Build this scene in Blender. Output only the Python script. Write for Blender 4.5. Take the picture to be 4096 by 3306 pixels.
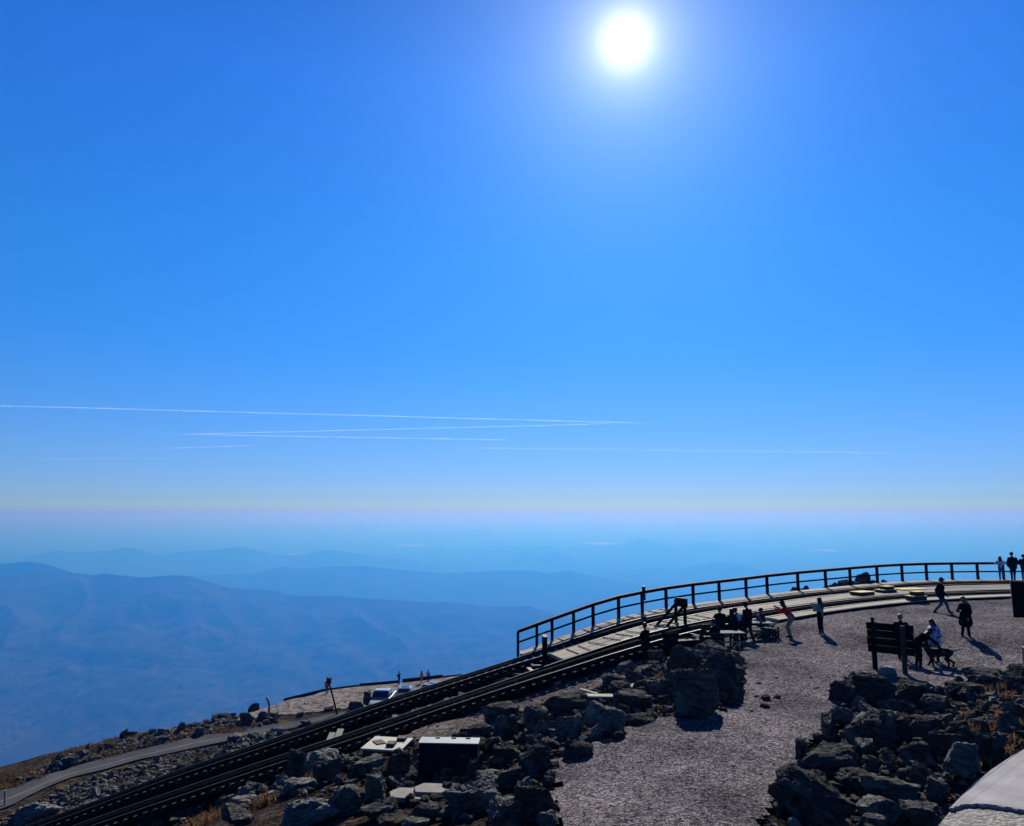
import bpy, bmesh, math, random
import numpy as np
from mathutils import Vector, Matrix, noise as mnoise
random.seed(7); rng = np.random.default_rng(7)
R = math.radians
for o in list(bpy.data.objects): bpy.data.objects.remove(o)
scene = bpy.context.scene
COL = scene.collection

# ------------------------------------------------------------------ camera, sky, sun, exposure
FPX, CX, CY = 3000.0, 2048.0, 1653.0          # focal length and centre of the photograph, in its pixels
PITCH = R(7.56)
cam_d = bpy.data.cameras.new('camera'); cam = bpy.data.objects.new('camera', cam_d); COL.objects.link(cam)
cam.location = (0, 0, 0); cam.rotation_euler = (R(90) + PITCH, 0, 0)
cam_d.sensor_width = 36.0; cam_d.lens = 36.0 * FPX / 4096.0
cam_d.clip_start = 0.1; cam_d.clip_end = 400000.0
scene.camera = cam

SUN_EL, SUN_AZ = R(33.6), R(9.3)              # azimuth to the right of the view direction (+Y)
SUN_DIR = Vector((math.sin(SUN_AZ)*math.cos(SUN_EL), math.cos(SUN_AZ)*math.cos(SUN_EL), math.sin(SUN_EL)))
world = bpy.data.worlds.new('World'); scene.world = world; world.use_nodes = True
wn, wl = world.node_tree.nodes, world.node_tree.links
wn.clear()
w_out = wn.new('ShaderNodeOutputWorld')
sky = wn.new('ShaderNodeTexSky'); sky.sky_type = 'NISHITA'; sky.sun_disc = False
sky.sun_elevation = SUN_EL; sky.sun_rotation = SUN_AZ
sky.altitude = 1900; sky.air_density = 1.0; sky.dust_density = 0.6; sky.ozone_density = 4.0
geo = wn.new('ShaderNodeTexCoord')
vnorm = wn.new('ShaderNodeVectorMath'); vnorm.operation = 'NORMALIZE'; wl.new(geo.outputs['Generated'], vnorm.inputs[0])
sepz = wn.new('ShaderNodeSeparateXYZ'); wl.new(vnorm.outputs[0], sepz.inputs[0])
# the strongly blue rendering of the clear mountain sky, paler through the haze above the horizon all round
ramp = wn.new('ShaderNodeValToRGB'); wl.new(sepz.outputs['Z'], ramp.inputs[0])
SKYTINT = ((0.0, (.285, .428, .90)), (0.006, (.322, .468, .82)), (0.0125, (.345, .495, .775)), (0.0185, (.318, .472, .79)), (0.025, (.338, .495, .80)), (0.034, (.325, .49, .84)), (0.08, (.315, .55, .90)), (0.15, (.255, .63, 1.04)), (0.21, (.20, .685, 1.17)), (0.33, (.185, .78, 1.36)), (0.52, (.195, .80, 1.62)), (0.72, (.14, .58, 1.30)), (1.0, (.10, .42, 1.02)))
cr = ramp.color_ramp
while len(cr.elements) < len(SKYTINT): cr.elements.new(0.9)
for e, (pos, c) in zip(cr.elements, SKYTINT): e.position = pos; e.color = (*c, 1)
tint = wn.new('ShaderNodeMix'); tint.data_type = 'RGBA'; tint.blend_type = 'MULTIPLY'; tint.inputs[0].default_value = 1.0
tint.clamp_factor = False
wl.new(sky.outputs[0], tint.inputs[6]); wl.new(ramp.outputs[0], tint.inputs[7])
bg = wn.new('ShaderNodeBackground'); bg.inputs[1].default_value = 0.0525
wl.new(tint.outputs[2], bg.inputs[0])
# the sun's own disc and aureole, as directions in the sky
vdot = wn.new('ShaderNodeVectorMath'); vdot.operation = 'DOT_PRODUCT'; wl.new(vnorm.outputs[0], vdot.inputs[0]); vdot.inputs[1].default_value = SUN_DIR
acos = wn.new('ShaderNodeMath'); acos.operation = 'ARCCOSINE'; acos.use_clamp = False; wl.new(vdot.outputs['Value'], acos.inputs[0])
def wmath(op, a, b):
    n = wn.new('ShaderNodeMath'); n.operation = op
    for i, v in enumerate((a, b)):
        if v is None: continue
        if hasattr(v, 'links') or hasattr(v, 'is_linked'): wl.new(v, n.inputs[i])
        else: n.inputs[i].default_value = v
    return n.outputs[0]
def glow(sig, p=1.0):
    t = wmath('DIVIDE', acos.outputs[0], sig)
    if p != 1.0: t = wmath('POWER', t, p)
    return wmath('EXPONENT', wmath('MULTIPLY', t, -1.0), None)
last = bg.outputs[0]
for sig, p, col, st in ((R(8.5), 1.25, (0.75, 0.66, 0.30), 0.115), (R(4.8), 1.5, (0.8, 0.72, 0.35), 0.13), (R(2.8), 2.0, (1.0, 0.97, 0.45), 0.20), (R(1.65), 2.6, (1.0, 0.97, 0.82), 0.30)):
    b2 = wn.new('ShaderNodeBackground'); b2.inputs[0].default_value = (*col, 1)
    wl.new(wmath('MULTIPLY', glow(sig, p), st), b2.inputs[1])
    ad = wn.new('ShaderNodeAddShader'); wl.new(last, ad.inputs[0]); wl.new(b2.outputs[0], ad.inputs[1]); last = ad.outputs[0]
wl.new(last, w_out.inputs[0])

sun_d = bpy.data.lights.new('sun', 'SUN'); sun_o = bpy.data.objects.new('sun', sun_d); COL.objects.link(sun_o)
sun_d.energy = 5.0; sun_d.angle = R(0.55); sun_d.color = (1.0, 0.95, 0.87)
sun_o.rotation_euler = (-SUN_DIR).to_track_quat('-Z', 'Y').to_euler(); sun_o.location = SUN_DIR * 300

vs = scene.view_settings
vs.view_transform = 'Standard'; vs.look = 'None'; vs.gamma = 1.0; vs.use_curve_mapping = False; vs.exposure = 1.0
scene.cycles.use_denoising = True
scene.cycles.max_bounces = 6; scene.cycles.diffuse_bounces = 2; scene.cycles.volume_bounces = 1
scene.cycles.transparent_max_bounces = 12

# ------------------------------------------------------------------ measuring the place from the photograph
CP, SP = math.cos(PITCH), math.sin(PITCH)
def ray(x, y):
    u, v = (x - CX) / FPX, (CY - y) / FPX
    return Vector((u, CP - v * SP, SP + v * CP))
def P(x, y, d):
    r = ray(x, y); return r * (d / r.y)
def pxm(d):                                    # pixels of the photograph per metre at forward distance d
    return FPX / (d * 1.045)

# ------------------------------------------------------------------ materials
MATS = {}
ALB = 0.53                                     # the photograph is exposed for the bright sky: surfaces are kept dark against it
def sc3(c): return None if c is None else tuple(x*ALB for x in c)
def nd(nt, t, **kw):
    n = nt.nodes.new(t)
    for k, v in kw.items(): setattr(n, k, v)
    return n
def mat(name, c1, c2=None, scale=4.0, rough=0.85, bump=0.0, bscale=None, metallic=0.0, stretch=(1, 1, 1), detail=6.0,
        c3=None, s3=1.0, t3=(0.55, 0.65), spec=0.1, coord='Object', bdist=0.02, emit=None, lohi=(0.3, 0.7), voro=None):
    if name in MATS: return MATS[name]
    c1, c2, c3 = sc3(c1), sc3(c2), sc3(c3)
    m = bpy.data.materials.new(name); m.use_nodes = True; nt = m.node_tree; L = nt.links
    b = nt.nodes['Principled BSDF']
    b.inputs['Roughness'].default_value = rough; b.inputs['Metallic'].default_value = metallic
    b.inputs['Specular IOR Level'].default_value = spec
    b.inputs['Base Color'].default_value = (*c1, 1)
    tc = nd(nt, 'ShaderNodeTexCoord'); mp = nd(nt, 'ShaderNodeMapping'); mp.inputs['Scale'].default_value = stretch
    L.new(tc.outputs[coord], mp.inputs[0])
    src = None
    if c2 is not None:
        ns = nd(nt, 'ShaderNodeTexNoise'); ns.inputs['Scale'].default_value = scale; ns.inputs['Detail'].default_value = detail
        ns.inputs['Roughness'].default_value = 0.62
        L.new(mp.outputs[0], ns.inputs['Vector'])
        rp = nd(nt, 'ShaderNodeValToRGB'); rp.color_ramp.elements[0].position = lohi[0]; rp.color_ramp.elements[1].position = lohi[1]
        rp.color_ramp.elements[0].color = (*c1, 1); rp.color_ramp.elements[1].color = (*c2, 1)
        L.new(ns.outputs['Fac'], rp.inputs[0]); src = rp.outputs[0]
        if voro:
            for vs_, amt in voro:
                vr = nd(nt, 'ShaderNodeTexVoronoi'); vr.inputs['Scale'].default_value = vs_
                L.new(mp.outputs[0], vr.inputs['Vector'])
                sep = nd(nt, 'ShaderNodeSeparateColor'); L.new(vr.outputs['Color'], sep.inputs[0])
                mr = nd(nt, 'ShaderNodeMapRange'); mr.inputs[3].default_value = 1 - amt; mr.inputs[4].default_value = 1 + amt
                L.new(sep.outputs[0], mr.inputs[0])
                mx = nd(nt, 'ShaderNodeMix', data_type='RGBA', blend_type='MULTIPLY'); mx.inputs[0].default_value = 1
                L.new(src, mx.inputs[6]); L.new(mr.outputs[0], mx.inputs[7]); src = mx.outputs[2]
        if c3 is not None:
            n3 = nd(nt, 'ShaderNodeTexNoise'); n3.inputs['Scale'].default_value = s3; n3.inputs['Detail'].default_value = 5
            L.new(tc.outputs[coord], n3.inputs['Vector'])
            r3 = nd(nt, 'ShaderNodeValToRGB'); r3.color_ramp.elements[0].position = t3[0]; r3.color_ramp.elements[1].position = t3[1]
            L.new(n3.outputs['Fac'], r3.inputs[0])
            mx = nd(nt, 'ShaderNodeMix', data_type='RGBA'); mx.inputs[7].default_value = (*c3, 1)
            L.new(r3.outputs[0], mx.inputs[0]); L.new(src, mx.inputs[6]); src = mx.outputs[2]
        L.new(src, b.inputs['Base Color'])
    if bump:
        nb = nd(nt, 'ShaderNodeTexNoise'); nb.inputs['Scale'].default_value = bscale or scale * 2; nb.inputs['Detail'].default_value = 8
        nb.inputs['Roughness'].default_value = 0.65
        L.new(mp.outputs[0], nb.inputs['Vector'])
        hgt = nb.outputs['Fac']
        if voro:
            vr = nd(nt, 'ShaderNodeTexVoronoi'); vr.inputs['Scale'].default_value = voro[0][0]
            L.new(mp.outputs[0], vr.inputs['Vector'])
            sb = nd(nt, 'ShaderNodeMath', operation='SUBTRACT'); L.new(nb.outputs['Fac'], sb.inputs[0]); L.new(vr.outputs['Distance'], sb.inputs[1])
            hgt = sb.outputs[0]
        bp = nd(nt, 'ShaderNodeBump'); bp.inputs['Strength'].default_value = bump; bp.inputs['Distance'].default_value = bdist
        L.new(hgt, bp.inputs['Height']); L.new(bp.outputs[0], b.inputs['Normal'])
    MATS[name] = m
    return m

# ------------------------------------------------------------------ object helpers
def link(o, parent=None):
    COL.objects.link(o)
    if parent is not None: o.parent = parent
    return o
def tag(o, label=None, cat=None, group=None, kind=None):
    if label: o['label'] = label
    if cat: o['category'] = cat
    if group: o['group'] = group
    if kind: o['kind'] = kind
    return o
def empty(name, loc, rz=0.0, label=None, cat=None, group=None):
    o = bpy.data.objects.new(name, None); o.empty_display_size = 0.2; o.location = loc; o.rotation_euler = (0, 0, rz)
    COL.objects.link(o); return tag(o, label, cat, group)
def mesh_obj(name, verts, faces, m, parent=None, smooth=False, mats=None, midx=None):
    me = bpy.data.meshes.new(name); me.from_pydata([tuple(v) for v in verts] if not isinstance(verts, np.ndarray) else verts.tolist(), [], faces if not isinstance(faces, np.ndarray) else faces.tolist())
    for mm in (mats or [m]): me.materials.append(mm)
    if midx is not None: me.polygons.foreach_set('material_index', np.asarray(midx, dtype=np.int32))
    if smooth: me.polygons.foreach_set('use_smooth', np.ones(len(me.polygons), dtype=bool))
    me.update()
    return link(bpy.data.objects.new(name, me), parent)
class MB:
    """collects boxes, bars and tubes that make up ONE part"""
    def __init__(s): s.v = []; s.f = []
    def add(s, vs, fs):
        b = len(s.v); s.v += [tuple(v) for v in vs]; s.f += [tuple(i + b for i in f) for f in fs]; return s
    def box(s, c, size, M=None):
        hx, hy, hz = size[0]/2, size[1]/2, size[2]/2
        vs = [Vector((x*hx, y*hy, z*hz)) for z in (-1, 1) for y in (-1, 1) for x in (-1, 1)]
        if M is not None: vs = [M @ v for v in vs]
        c = Vector(c)
        return s.add([v + c for v in vs], [(0,2,3,1),(4,5,7,6),(0,1,5,4),(2,6,7,3),(0,4,6,2),(1,3,7,5)])
    def bar(s, a, b, w, h, up=(0, 0, 1)):
        a, b = Vector(a), Vector(b); d = b - a; L_ = d.length; d.normalize()
        sd = d.cross(Vector(up)); sd = sd.normalized() if sd.length > 1e-5 else Vector((1, 0, 0)); u = sd.cross(d)
        M = Matrix((sd, d, u)).transposed()
        return s.box((a + b) / 2, (w, L_, h), M)
    def tube(s, pts, rad, n=8, cap=True):
        pts = [Vector(p) for p in pts]; rs = rad if hasattr(rad, '__len__') else [rad] * len(pts)
        b = len(s.v); ring = []
        for i, p in enumerate(pts):
            t = (pts[min(i+1, len(pts)-1)] - pts[max(i-1, 0)]).normalized()
            a = t.cross(Vector((0, 0, 1)));
            if a.length < 1e-4: a = t.cross(Vector((0, 1, 0)))
            a.normalize(); c = t.cross(a)
            for k in range(n):
                an = 2*math.pi*k/n; s.v.append(tuple(p + (a*math.cos(an) + c*math.sin(an)) * rs[i]))
        for i in range(len(pts)-1):
            for k in range(n):
                s.f.append((b+i*n+k, b+i*n+(k+1)%n, b+(i+1)*n+(k+1)%n, b+(i+1)*n+k))
        if cap:
            s.f.append(tuple(b+k for k in range(n-1, -1, -1))); s.f.append(tuple(b+(len(pts)-1)*n+k for k in range(n)))
        return s
    def build(s, name, m, parent=None, smooth=False, bevel=0.0):
        o = mesh_obj(name, s.v, s.f, m, parent, smooth)
        if bevel:
            md = o.modifiers.new('bevel', 'BEVEL'); md.width = bevel; md.segments = 2; md.limit_method = 'ANGLE'
        return o
def catmull(pts, per=12):
    pts = [Vector(p) for p in pts]; out = []
    for i in range(len(pts)-1):
        p0, p1, p2, p3 = pts[max(i-1, 0)], pts[i], pts[i+1], pts[min(i+2, len(pts)-1)]
        for k in range(per):
            t = k/per
            out.append(0.5*((2*p1) + (p2-p0)*t + (2*p0-5*p1+4*p2-p3)*t*t + (3*p1-p0-3*p2+p3)*t*t*t))
    out.append(pts[-1]); return out
def resample(pts, step):
    d = [0.0]
    for a, b in zip(pts, pts[1:]): d.append(d[-1] + (b-a).length)
    n = int(d[-1] / step); out = []; j = 0
    for i in range(n+1):
        s = i*step
        while j < len(d)-2 and d[j+1] < s: j += 1
        t = (s - d[j]) / max(d[j+1]-d[j], 1e-9); out.append(pts[j].lerp(pts[j+1], t))
    return out
# ------------------------------------------------------------------ the two tracks (rack centre lines), measured along the photograph
A_PX = [(60, 3327, 39.1), (363, 3218, 39.0), (700, 3093, 38.9), (1124, 2952, 38.8), (1563, 2801, 38.7), (1900, 2693, 38.6), (2172, 2607, 38.6), (2400, 2534, 39.2),
        (2563, 2486, 40.2), (2737, 2450, 41.5), (2876, 2427, 42.8), (3063, 2402, 44.2), (3225, 2380, 45.4), (3388, 2363, 46.6), (3583, 2344, 48.0), (3711, 2335, 48.8), (3849, 2330, 49.6), (4056, 2327, 50.5), (4350, 2326, 51.5)]
B_PX = [(150, 3365, 35.0), (421, 3268, 34.9), (700, 3173, 34.8), (1072, 3049, 34.7), (1400, 2942, 34.6), (1632, 2863, 34.6), (1900, 2773, 34.5), (2167, 2684, 34.6), (2400, 2608, 35.2), (2493, 2579, 35.6),
        (2609, 2545, 36.3), (2688, 2524, 36.9), (2828, 2493, 38.1), (3014, 2460, 39.6), (3200, 2431, 40.9), (3400, 2406, 42.2), (3593, 2387, 43.4), (3800, 2376, 44.6), (4046, 2368, 45.9), (4350, 2364, 47.2)]
CA = resample(catmull([P(*p) for p in A_PX]), 0.2)
CB = resample(catmull([P(*p) for p in B_PX]), 0.2)
NB = np.array([tuple(v) for v in CB]); NA = np.array([tuple(v) for v in CA])
def frame(C, i):
    t = (C[min(i+3, len(C)-1)] - C[max(i-3, 0)]).normalized()
    n = Vector((t.y, -t.x, 0)).normalized()      # towards the camera
    return t, n
def ai_at(px):                                   # index on track A / B whose picture column is nearest
    return min(range(len(CA)), key=lambda i: abs(colx(CA[i]) - px))
def bi_at(px): return min(range(len(CB)), key=lambda i: abs(colx(CB[i]) - px))
def colx(p):
    fwd = p.y*CP + p.z*SP; return CX + FPX * p.x / fwd
def proj(p):
    fwd = p.y*CP + p.z*SP; up = -p.y*SP + p.z*CP; return CX + FPX*p.x/fwd, CY - FPX*up/fwd

# ------------------------------------------------------------------ near ground: thin-plate surface through measured points
ctrl = []
def cp(x, y, d, dz=0.0): p = P(x, y, d); ctrl.append((p.x, p.y, p.z + dz))
for a in ((3165,2560,35),(3285,2542,35),(3745,2458,38),(3870,2556,31.7),(3745,2655,29.5),(3614,2645,30),(3500,2690,28),(3625,2705,27.5),
          (4096,2650,28.5),(2990,2580,34.5),(2850,2605,33.5),(2700,3306,15.5),(3050,3306,15.5),(2300,3306,15.6),(2700,3000,20.5),(3000,2800,25.5),(3200,2700,28.5),
          (2650,2870,23.6),(2550,2930,22.2),(4300,2500,34),(4300,2800,22),
          (1760,3170,20),(1540,3010,25),(1300,3260,19.8),(1000,3230,25.5),(760,3306,26.5),(2100,3306,16),(1500,3306,18),(1800,3306,17.2),(2000,2930,26),(1800,2890,30),
          (2300,2800,29),(2500,2700,31),(2640,2650,32),(2200,2860,27.5),(1200,3130,27.5),(1650,2930,30),(2000,3100,20.5),(2250,3000,21.5),
          (3380,2830,24.4),(3300,3100,18.6),(3600,2900,21.5),(3900,2900,20.8),(3700,3200,16.8),(3900,2760,25),(4200,3000,17.5)):
    cp(*a)
for X, Y, Z in ((0, 10, -6.2), (5, 10, -6.2), (8, 11, -6.0), (-8, 10, -6.6), (-16, 12, -7.6), (-25, 18, -11), (14, 12, -5.9), (25, 15, -5.6), (40, 25, -5.0), (48, 40, -4.9), (-40, 30, -18), (0, 2, -6.2), (20, 4, -5.9), (-20, 2, -9), (-45, 15, -19)):
    ctrl.append((X, Y, Z))
for C, own in ((CA, 'A'), (CB, 'B')):
    for i in range(0, len(C), 9):
        t, n = frame(C, i); p = C[i]; x = colx(p)
        drop = 0.62 if x > 1500 else 0.62 + 0.9*min(1, (1500-x)/800)
        ctrl.append((p.x, p.y, p.z - drop))
        if own == 'B':
            if x < 2750:
                q = p + n*1.7; ctrl.append((q.x, q.y, p.z - drop - 0.05))
            elif x > 2900:
                q = p + n*1.85; ctrl.append((q.x, q.y, p.z - 0.2)); q = p + n*3.0; ctrl.append((q.x, q.y, p.z - 0.24))
        else:
            q = p - n*1.8; ctrl.append((q.x, q.y, p.z - drop - (0.05 if x < 1900 else 0.45)))
            if x > 1950:
                q = p - n*5; ctrl.append((q.x, q.y, p.z - 3.2))
                q = p - n*12; ctrl.append((q.x, q.y, p.z - 9.5))
                q = p - n*28; ctrl.append((q.x, q.y, p.z - 24))
            elif x > 1500:
                q = p - n*12; ctrl.append((q.x, q.y, p.z - 6.0))
            elif i % 18 == 0:
                q = p - n*5; ctrl.append((q.x, q.y, p.z - drop - 1.7))
ROAD_FAR = [(-260,3250),(0,3170),(98,3140),(223,3095),(363,3053),(502,3017),(600,2995),(900,2932),(1132,2898),(1346,2858),(1500,2832)]
ROAD_NEAR = [(-260,3330),(28,3232),(112,3190),(195,3150),(296,3112),(418,3082),(558,3042),(700,3013),(900,2970),(1086,2932),(1295,2888),(1480,2850)]
def zplane(x, y, z): r = ray(x, y); return r * (z / r.z)
RZ = -21.0
for q in ROAD_FAR + ROAD_NEAR: p = zplane(*q, RZ); ctrl.append(tuple(p))
for x, y, z in ((399,2985,-20.6),(243,3014,-20.6),(100,3110,-20.8),(511,2950,-20.7),(660,2930,-20.8),(818,2900,-20.9),(940,2872,-20.9),(1060,2835,-21.2),(1145,2806,-21.5),(1283,2772,-22),(1432,2752,-22.5),(1595,2736,-22.9),(1770,2716,-23.2),
                (1475,2826,-21.5),(1530,2815,-21.6),(1314,2782,-21.6),(1640,2770,-22.4),(1200,2850,-21.2),(1860,2706,-23.4),
                (0,3090,-23.0),(180,3045,-22.6),(-200,3130,-23.4)):
    ctrl.append(tuple(zplane(x, y, z)))
    if y < 2990 and x > 200 and not (1190 < x < 1700 and y > 2760):
        p = zplane(x, y, z); k = Vector((p.x, p.y, 0)).normalized()
        ctrl.append((p.x + k.x*9, p.y + k.y*9, z - 4.5)); ctrl.append((p.x + k.x*30, p.y + k.y*30, z - 20))
p = zplane(0, 3060, -23.6); ctrl.append((p.x-1, p.y+14, -31)); ctrl.append((p.x-10, p.y+30, -42)); ctrl.append((p.x+12, p.y+13, -29))
ctrl = np.array(ctrl)
# merge points that are too close together
keep = []
for i in range(len(ctrl)):
    if all((ctrl[i,0]-ctrl[j,0])**2 + (ctrl[i,1]-ctrl[j,1])**2 > 0.5 for j in keep): keep.append(i)
ctrl = ctrl[keep]
def tps_kernel(r2): return np.where(r2 > 1e-12, r2*np.log(np.maximum(r2, 1e-12)), 0.0)
n_ = len(ctrl); D2 = (ctrl[:,None,0]-ctrl[None,:,0])**2 + (ctrl[:,None,1]-ctrl[None,:,1])**2
K = tps_kernel(D2) + np.eye(n_)*0.4; Pm = np.c_[np.ones(n_), ctrl[:,:2]]
Am = np.block([[K, Pm], [Pm.T, np.zeros((3,3))]]); sol = np.linalg.solve(Am, np.r_[ctrl[:,2], 0, 0, 0])
GX0, GX1, GY0, GY1, GS = -100.0, 64.0, -6.0, 150.0, 0.5
gxs = np.arange(GX0, GX1 + 1e-6, GS); gys = np.arange(GY0, GY1 + 1e-6, GS)
XX, YY = np.meshgrid(gxs, gys, indexing='ij')
ZZ = sol[n_] + sol[n_+1]*XX + sol[n_+2]*YY
for k in range(n_): ZZ += sol[k] * tps_kernel((XX-ctrl[k,0])**2 + (YY-ctrl[k,1])**2)
# outside the built place the mountain falls away
rr = np.sqrt((XX-5)**2*0.8 + (YY-40)**2*0.75)
fall = np.clip((rr-92)/22, 0, 1); fall = fall*fall*(3-2*fall)
ZZ = ZZ*(1-fall) + np.minimum(ZZ, -30 - 0.55*np.maximum(rr-90, 0))*fall
def gz(x, y):
    fx = min(max((x-GX0)/GS, 0), len(gxs)-1.001); fy = min(max((y-GY0)/GS, 0), len(gys)-1.001)
    i, j = int(fx), int(fy); a, b = fx-i, fy-j
    return (ZZ[i,j]*(1-a)+ZZ[i+1,j]*a)*(1-b) + (ZZ[i,j+1]*(1-a)+ZZ[i+1,j+1]*a)*b
def gzv(x, y):
    fx = np.clip((x-GX0)/GS, 0, len(gxs)-1.001); fy = np.clip((y-GY0)/GS, 0, len(gys)-1.001)
    i = fx.astype(int); j = fy.astype(int); a = fx-i; b = fy-j
    return (ZZ[i,j]*(1-a)+ZZ[i+1,j]*a)*(1-b) + (ZZ[i,j+1]*(1-a)+ZZ[i+1,j+1]*a)*b
def G(x, y, d0=8.0, d1=145.0):
    """where the line of sight through a point of the photograph meets the ground"""
    r = ray(x, y); r = r / r.y; d = d0; pz = None
    while d < d1:
        p = r*d; h = p.z - gz(p.x, p.y)
        if h < 0 and pz is not None:
            a, b = d-0.25, d
            for _ in range(14):
                m = (a+b)/2; q = r*m
                if q.z - gz(q.x, q.y) < 0: b = m
                else: a = m
            q = r*b; return Vector((q.x, q.y, gz(q.x, q.y)))
        pz = h; d += 0.25
    q = r*60; return Vector((q.x, q.y, gz(q.x, q.y)))
def sheet(name, XXv, YYv, ZZv, m, keep_fn=None, kind='structure'):
    nx, ny = XXv.shape; V = np.stack([XXv, YYv, ZZv], -1).reshape(-1, 3)
    I = np.arange(nx*ny).reshape(nx, ny)
    F = np.stack([I[:-1,:-1], I[1:,:-1], I[1:,1:], I[:-1,1:]], -1).reshape(-1, 4)
    if keep_fn is not None:
        c = V[F].mean(1); k = keep_fn(c[:,0], c[:,1]); F = F[k]
        used = np.unique(F); mp = -np.ones(len(V), int); mp[used] = np.arange(len(used)); V = V[used]; F = mp[F]
    o = mesh_obj(name, V, F, m, smooth=True); tag(o, kind=kind); return o
def in_poly(px, py, poly):
    inside = np.zeros(np.shape(px), bool); n = len(poly)
    for i in range(n):
        x1, y1 = poly[i]; x2, y2 = poly[(i+1) % n]
        c = ((y1 > py) != (y2 > py)) & (px < (x2-x1)*(py-y1)/((y2-y1) + 1e-12) + x1); inside ^= c
    return inside

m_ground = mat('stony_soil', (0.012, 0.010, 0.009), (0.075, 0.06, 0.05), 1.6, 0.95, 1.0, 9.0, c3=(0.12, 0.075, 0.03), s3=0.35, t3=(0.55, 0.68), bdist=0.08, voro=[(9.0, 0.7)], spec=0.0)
m_gravel = mat('gravel', (0.105, 0.094, 0.100), (0.245, 0.220, 0.226), 0.35, 0.95, 1.0, 55.0, bdist=0.03, voro=[(34.0, 0.9), (15.0, 0.6)], detail=9, spec=0.0, lohi=(.36, .62))
m_lot = mat('pale_gravel', (0.15, 0.127, 0.118), (0.25, 0.22, 0.20), 1.2, 0.95, 0.8, 12.0, bdist=0.05, voro=[(5.0, 0.6), (1.7, 0.3)], spec=0.0)
m_asphalt = mat('asphalt', (0.058, 0.060, 0.068), (0.105, 0.106, 0.115), 0.5, 0.9, 0.3, 18.0, stretch=(1, 1, 1), bdist=0.01, spec=0.0)
m_paint = mat('worn_road_paint', (0.2, 0.17, 0.11), (0.34, 0.3, 0.2), 3.0, 0.8)

# keep a slight roughness in the sheet itself outside the smooth yards
rough = np.array([[mnoise.fractal(Vector((x*0.35, y*0.35, 0)), 1.0, 2.1, 4) for y in gys[::2]] for x in gxs[::2]])
ZR = ZZ.copy(); ZR[::2, ::2] += 0.12*rough; ZR[1::2, ::2] += 0.06*(rough[:-1,:] + rough[1:,:])[:ZR[1::2, ::2].shape[0], :]
GROUND_Z = ZZ + (ZR-ZZ)*0.8 - 0.03

YARD_PX = [(2235,3306),(2215,3150),(2225,3060),(2290,3045),(2400,2970),(2520,2900),(2640,2868),(2800,2885),(2950,2830),(2985,2700),(2900,2640),(2760,2600),(2760,2545),(2850,2527),(2990,2496),(3100,2475),(3400,2437),(3628,2412),(4046,2386),(4400,2382),
           (4400,2740),(4096,2700),(3900,2725),(3760,2770),(3640,2790),(3480,2740),(3380,2720),(3370,2830),(3310,2910),(3200,3000),(3120,3140),(3075,3306),(3075,3700),(2240,3700)]
YARD = [(lambda p: (p.x, p.y))(G(*q, d0=5.0)) for q in YARD_PX]
LOT_PX = [(950,2905),(1100,2870),(1350,2842),(1480,2838),(1700,2800),(1950,2700),(1860,2702),(1770,2712),(1595,2731),(1432,2747),(1283,2767),(1145,2801),(1040,2830),(960,2870)]
EDGE_Z = ((950,-21.0),(1145,-21.5),(1283,-22.0),(1432,-22.5),(1595,-22.9),(1770,-23.2),(1950,-23.6))
def edge_pt(x, y): return zplane(x, y, float(np.interp(x, [e[0] for e in EDGE_Z], [e[1] for e in EDGE_Z])))
LOT = [(lambda p: (p.x, p.y))(edge_pt(*q) if k >= 6 else zplane(*q, -21.2)) for k, q in enumerate(LOT_PX)]
under = in_poly(XX, YY, YARD) | in_poly(XX, YY, LOT)
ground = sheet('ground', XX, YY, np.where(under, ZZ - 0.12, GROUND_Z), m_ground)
def wob(x, y, s, a): return np.array([mnoise.noise(Vector((u*s, v*s, 3.1)))*a for u, v in zip(np.ravel(x), np.ravel(y))]).reshape(np.shape(x))
xs = np.arange(-2, 40, 0.2); ys = np.arange(10, 48, 0.2); X2, Y2 = np.meshgrid(xs, ys, indexing='ij')
yard = sheet('gravel_yard', X2, Y2, gzv(X2, Y2) + 0.12*0.25*wob(X2, Y2, 0.5, 1.0) + 0.05, m_gravel,
             lambda x, y: in_poly(x + wob(x, y, 1.3, 0.35), y + wob(y, x, 1.3, 0.35), YARD))
xs = np.arange(-45, 0, 0.5); ys = np.arange(60, 125, 0.5); X2, Y2 = np.meshgrid(xs, ys, indexing='ij')
lot = sheet('gravel_parking_lot', X2, Y2, gzv(X2, Y2) + 0.07, m_lot, lambda x, y: in_poly(x + wob(x, y, 0.6, 0.5), y + wob(y, x, 0.6, 0.5), LOT))

STRIP_PX = [(1560,2975),(1640,2938),(1900,2838),(2150,2752),(2400,2668),(2560,2622),(2660,2632),(2600,2680),(2420,2752),(2220,2806),(2070,2850),(1980,2930),(1900,2975),(1760,2985)]
STRIP = [(lambda p: (p.x, p.y))(G(*q)) for q in STRIP_PX]
m_strip = mat('brownish_gravel', (0.085, 0.07, 0.066), (0.20, 0.168, 0.155), 0.7, 0.95, 1.0, 40.0, bdist=0.035, voro=[(22.0, 0.85), (8.0, 0.6)], detail=9, spec=0.0)
xs = np.arange(-8, 8, 0.2); ys = np.arange(20, 35, 0.2); X2, Y2 = np.meshgrid(xs, ys, indexing='ij')
sheet('gravel_strip', X2, Y2, gzv(X2, Y2) + 0.07, m_strip, lambda x, y: in_poly(x + wob(x, y, 0.9, 0.6), y + wob(y, x, 0.9, 0.6), STRIP))
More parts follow.
